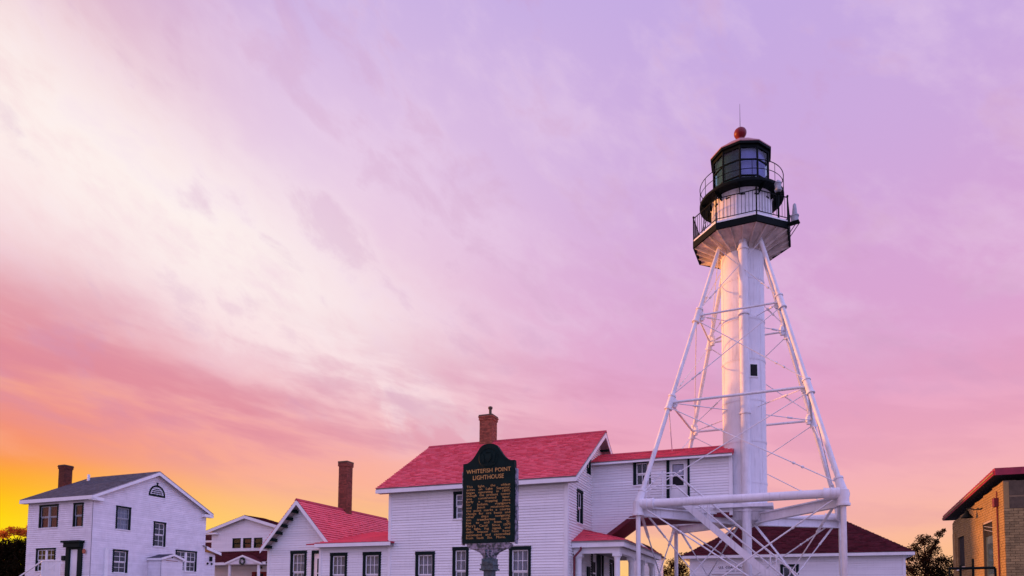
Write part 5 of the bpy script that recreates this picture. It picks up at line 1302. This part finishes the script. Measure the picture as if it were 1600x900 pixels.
# gooseneck lamp, conduit box
mb = M(BB)
pts = [Vector((NA - .01, 24.1, 4.60)), Vector((NA - .08, 24.25, 4.58)), Vector((NA - .16, 24.45, 4.60)), Vector((NA - .24, 24.65, 4.68)), Vector((NA - .27, 24.8, 4.68)), Vector((NA - .27, 24.8, 4.60))]
for p, q in zip(pts[:-1], pts[1:]): mb.tube(p, q, .018, n=8)
mb.lathe((NA - .27, 24.8, 4.40), [(.17, 0), (.155, .02), (.06, .15), (.05, .21), (0, .22)], 18); mb.build('gooseneck_lamp', 'black_iron', BB, True)
mb = M(BB); mb.box(NA - .12, NA - .01, 22.42, 22.62, 4.42, 4.66); mb.tube((NA - .04, 22.5, .3), (NA - .04, 22.5, 4.42), .02, n=6); mb.tube((NA - .04, 22.5, 4.66), (NA - .04, 22.5, 4.85), .015, n=6); mb.build('junction_box', 'maroon_boards', BB)

# pipe railing beside the brick building
PR = thing('pipe_railing', 'dark iron pipe railing standing in front of the brick building side wall', 'railing', 4.7, 21.6)
mb = M(PR); mb.tube((4.05, 21.6, 2.67), (5.12, 21.6, 2.68), .035, n=8); mb.build('top_rail', 'black_iron', PR, True)
mb = M(PR); mb.tube((4.05, 21.6, 1.9), (5.12, 21.6, 1.9), .025, n=8); mb.build('middle_rail', 'black_iron', PR, True)
for a_, zt_ in ((4.07, 2.67), (4.62, 2.93), (5.12, 2.67), (4.33, 2.75)):
    mb = M(PR); mb.tube((a_, 21.6, 0), (a_, 21.6, zt_), .03, n=8); mb.build('post', 'black_iron', PR, True)

# white board fence between the houses
FN = thing('board_fence', 'low white board fence between the two storey house and keepers house', 'fence', -28.5, 27.2)
bd = MB(); bd.box(-.055, .055, -.012, .012, 0, 2.78); ob = bd.build('board', 'white_trim'); bdm = ob.data; bpy.data.objects.remove(ob)
for i in range(34): put('board', bdm, FN, Vector((-30.6 + i * .13, 27.2, random.uniform(-.02, .01))) - Vector(FN['o']))
mb = M(FN); mb.box(-30.7, -26.2, 27.215, 27.26, 2.3, 2.4); mb.box(-30.7, -26.2, 27.215, 27.26, .5, .6); mb.build('rail', 'white_trim', FN)

# ================================================================== TREES
def tree(name, label, cat, a, b, h, spread, clumps, nleaf, leaf, mat, group='trees behind the buildings', shape='round', seed=1, trunk_r=.2):
    rnd = random.Random(seed)
    T = thing(name, label, cat, a, b, group)
    mb = M(T); base = Vector((a, b, 0)); top = Vector((a + rnd.uniform(-.3, .3), b, h * .8))
    mb.tube(base, base.lerp(top, .5), trunk_r, trunk_r * .6, 8); mb.tube(base.lerp(top, .5), top, trunk_r * .6, trunk_r * .15, 8)
    C = []
    for (da, db, dz, r_) in clumps:
        c_ = Vector((a + da, b + db, dz)); C.append((c_, r_))
        st = base.lerp(top, min(.85, max(.25, (dz - r_) / h))); mb.tube(st, c_, trunk_r * .28, .02, 6)
        for _ in range(5):
            v_ = Vector((rnd.gauss(0, 1), rnd.gauss(0, 1), rnd.gauss(.3, .8))).normalized() * r_ * .95; mb.tube(c_, c_ + v_, .03, .008, 5, False)
    mb.build('trunk', 'bark', T)
    mb = M(T)
    tot = sum(r_ ** 2 for c_, r_ in C)
    for c_, r_ in C:
        for _ in range(int(nleaf * r_ ** 2 / tot)):
            v_ = Vector((rnd.gauss(0, 1), rnd.gauss(0, 1), rnd.gauss(0, 1))).normalized() * r_ * (rnd.random() ** .45) * rnd.uniform(.7, 1.12)
            v_.z *= .85; p = c_ + v_
            d1 = Vector((rnd.gauss(0, 1), rnd.gauss(0, 1), rnd.gauss(0, .7))).normalized() * leaf * rnd.uniform(.6, 1.3); d2 = d1.cross(Vector((rnd.gauss(0, 1), rnd.gauss(0, 1), rnd.gauss(0, 1)))).normalized() * leaf * .45
            mb.face([p - d1, p + d2, p + d1, p - d2])
    mb.build('crown', mat, T)
    return T
rn = random.Random(5)
# right: loose backlit tree and bushes between boathouse and brick building
tree('broadleaf_tree', 'tall loose crowned tree with sky gaps between boathouse and brick building', 'tree', 9.1, 55, 7.0, 3,
     [(-.2, 0, 6.3, .62), (-.75, 0, 5.8, .5), (.35, 0, 5.7, .55), (.75, 0, 6.75, .33), (.5, 0, 6.2, .3), (1.05, .2, 7.0, .2), (-1.1, 0, 5.2, .5), (-.2, 0, 5.1, .8), (.8, 0, 4.9, .55), (.0, 0, 4.2, 1.0), (-1.1, 0, 4.3, .8), (0, 0, 3.0, 1.2), (.5, 0, 3.4, .9), (-.9, 0, 3.2, .9)], 13000, .07, 'leaf_dark', seed=3)
tree('dark_shrub', 'dense dark shrub against the far corner of the brick building', 'shrub', 10.5, 54, 4.9, 2,
     [(0, 0, 4.6, .7), (-.8, 0, 4.1, .7), (.7, 0, 4.9, .6), (0, 0, 3.5, 1.1), (1.0, 0, 3.6, 1.0), (-1.2, 0, 3.3, .9), (0, 0, 2.2, 1.4)], 8000, .075, 'leaf_needle', seed=4)
tree('broadleaf_tree', 'low dark tree just left of the boathouse behind the lighthouse legs', 'tree', -7.9, 52, 5.2, 2,
     [(0, 0, 4.7, .62), (.55, 0, 5.25, .42), (-.65, 0, 4.2, .55), (.6, 0, 4.4, .6), (0, 0, 3.7, .9), (.9, 0, 5.5, .18), (-.9, 0, 3.5, .7), (1.0, 0, 3.6, .8), (.2, 0, 2.6, 1.2)], 7000, .07, 'leaf_dark', seed=6)
# left edge: dark hedge of trees, tops with sunset backlight put into the leaf colour
tree('backlit_tree', 'thin tree with sunset backlight coloured into its orange leaves above the dark trees at left edge', 'tree', -59.0, 37.5, 7.8, 2,
     [(.9, 0, 7.75, .55), (.3, 0, 7.2, .6), (1.2, 0, 7.2, .4), (-.8, 0, 7.35, .55), (-1.9, 0, 7.5, .5), (1.6, 0, 6.9, .4), (-2.9, 0, 7.2, .6)], 2600, .085, 'leaf_backlit', seed=8)
tree('dark_tree', 'dense dark tree mass at left edge beside the two storey house', 'tree', -59.3, 36.6, 7.0, 3,
     [(0, 0, 5.7, 1.3), (1.6, 0, 5.8, 1.15), (-1.8, 0, 5.6, 1.3), (3.0, 0, 5.3, 1.2), (0, 0, 4.0, 2.0), (2.2, 0, 4.0, 1.8), (-2.4, 0, 3.9, 1.9), (0, 0, 2.4, 2.2), (2.8, 0, 2.4, 2.0), (-2.6, 0, 2.2, 2.2)], 26000, .14, 'leaf_needle', seed=9)
for o in list(col.objects):
    if 'o' in o.keys(): del o['o']
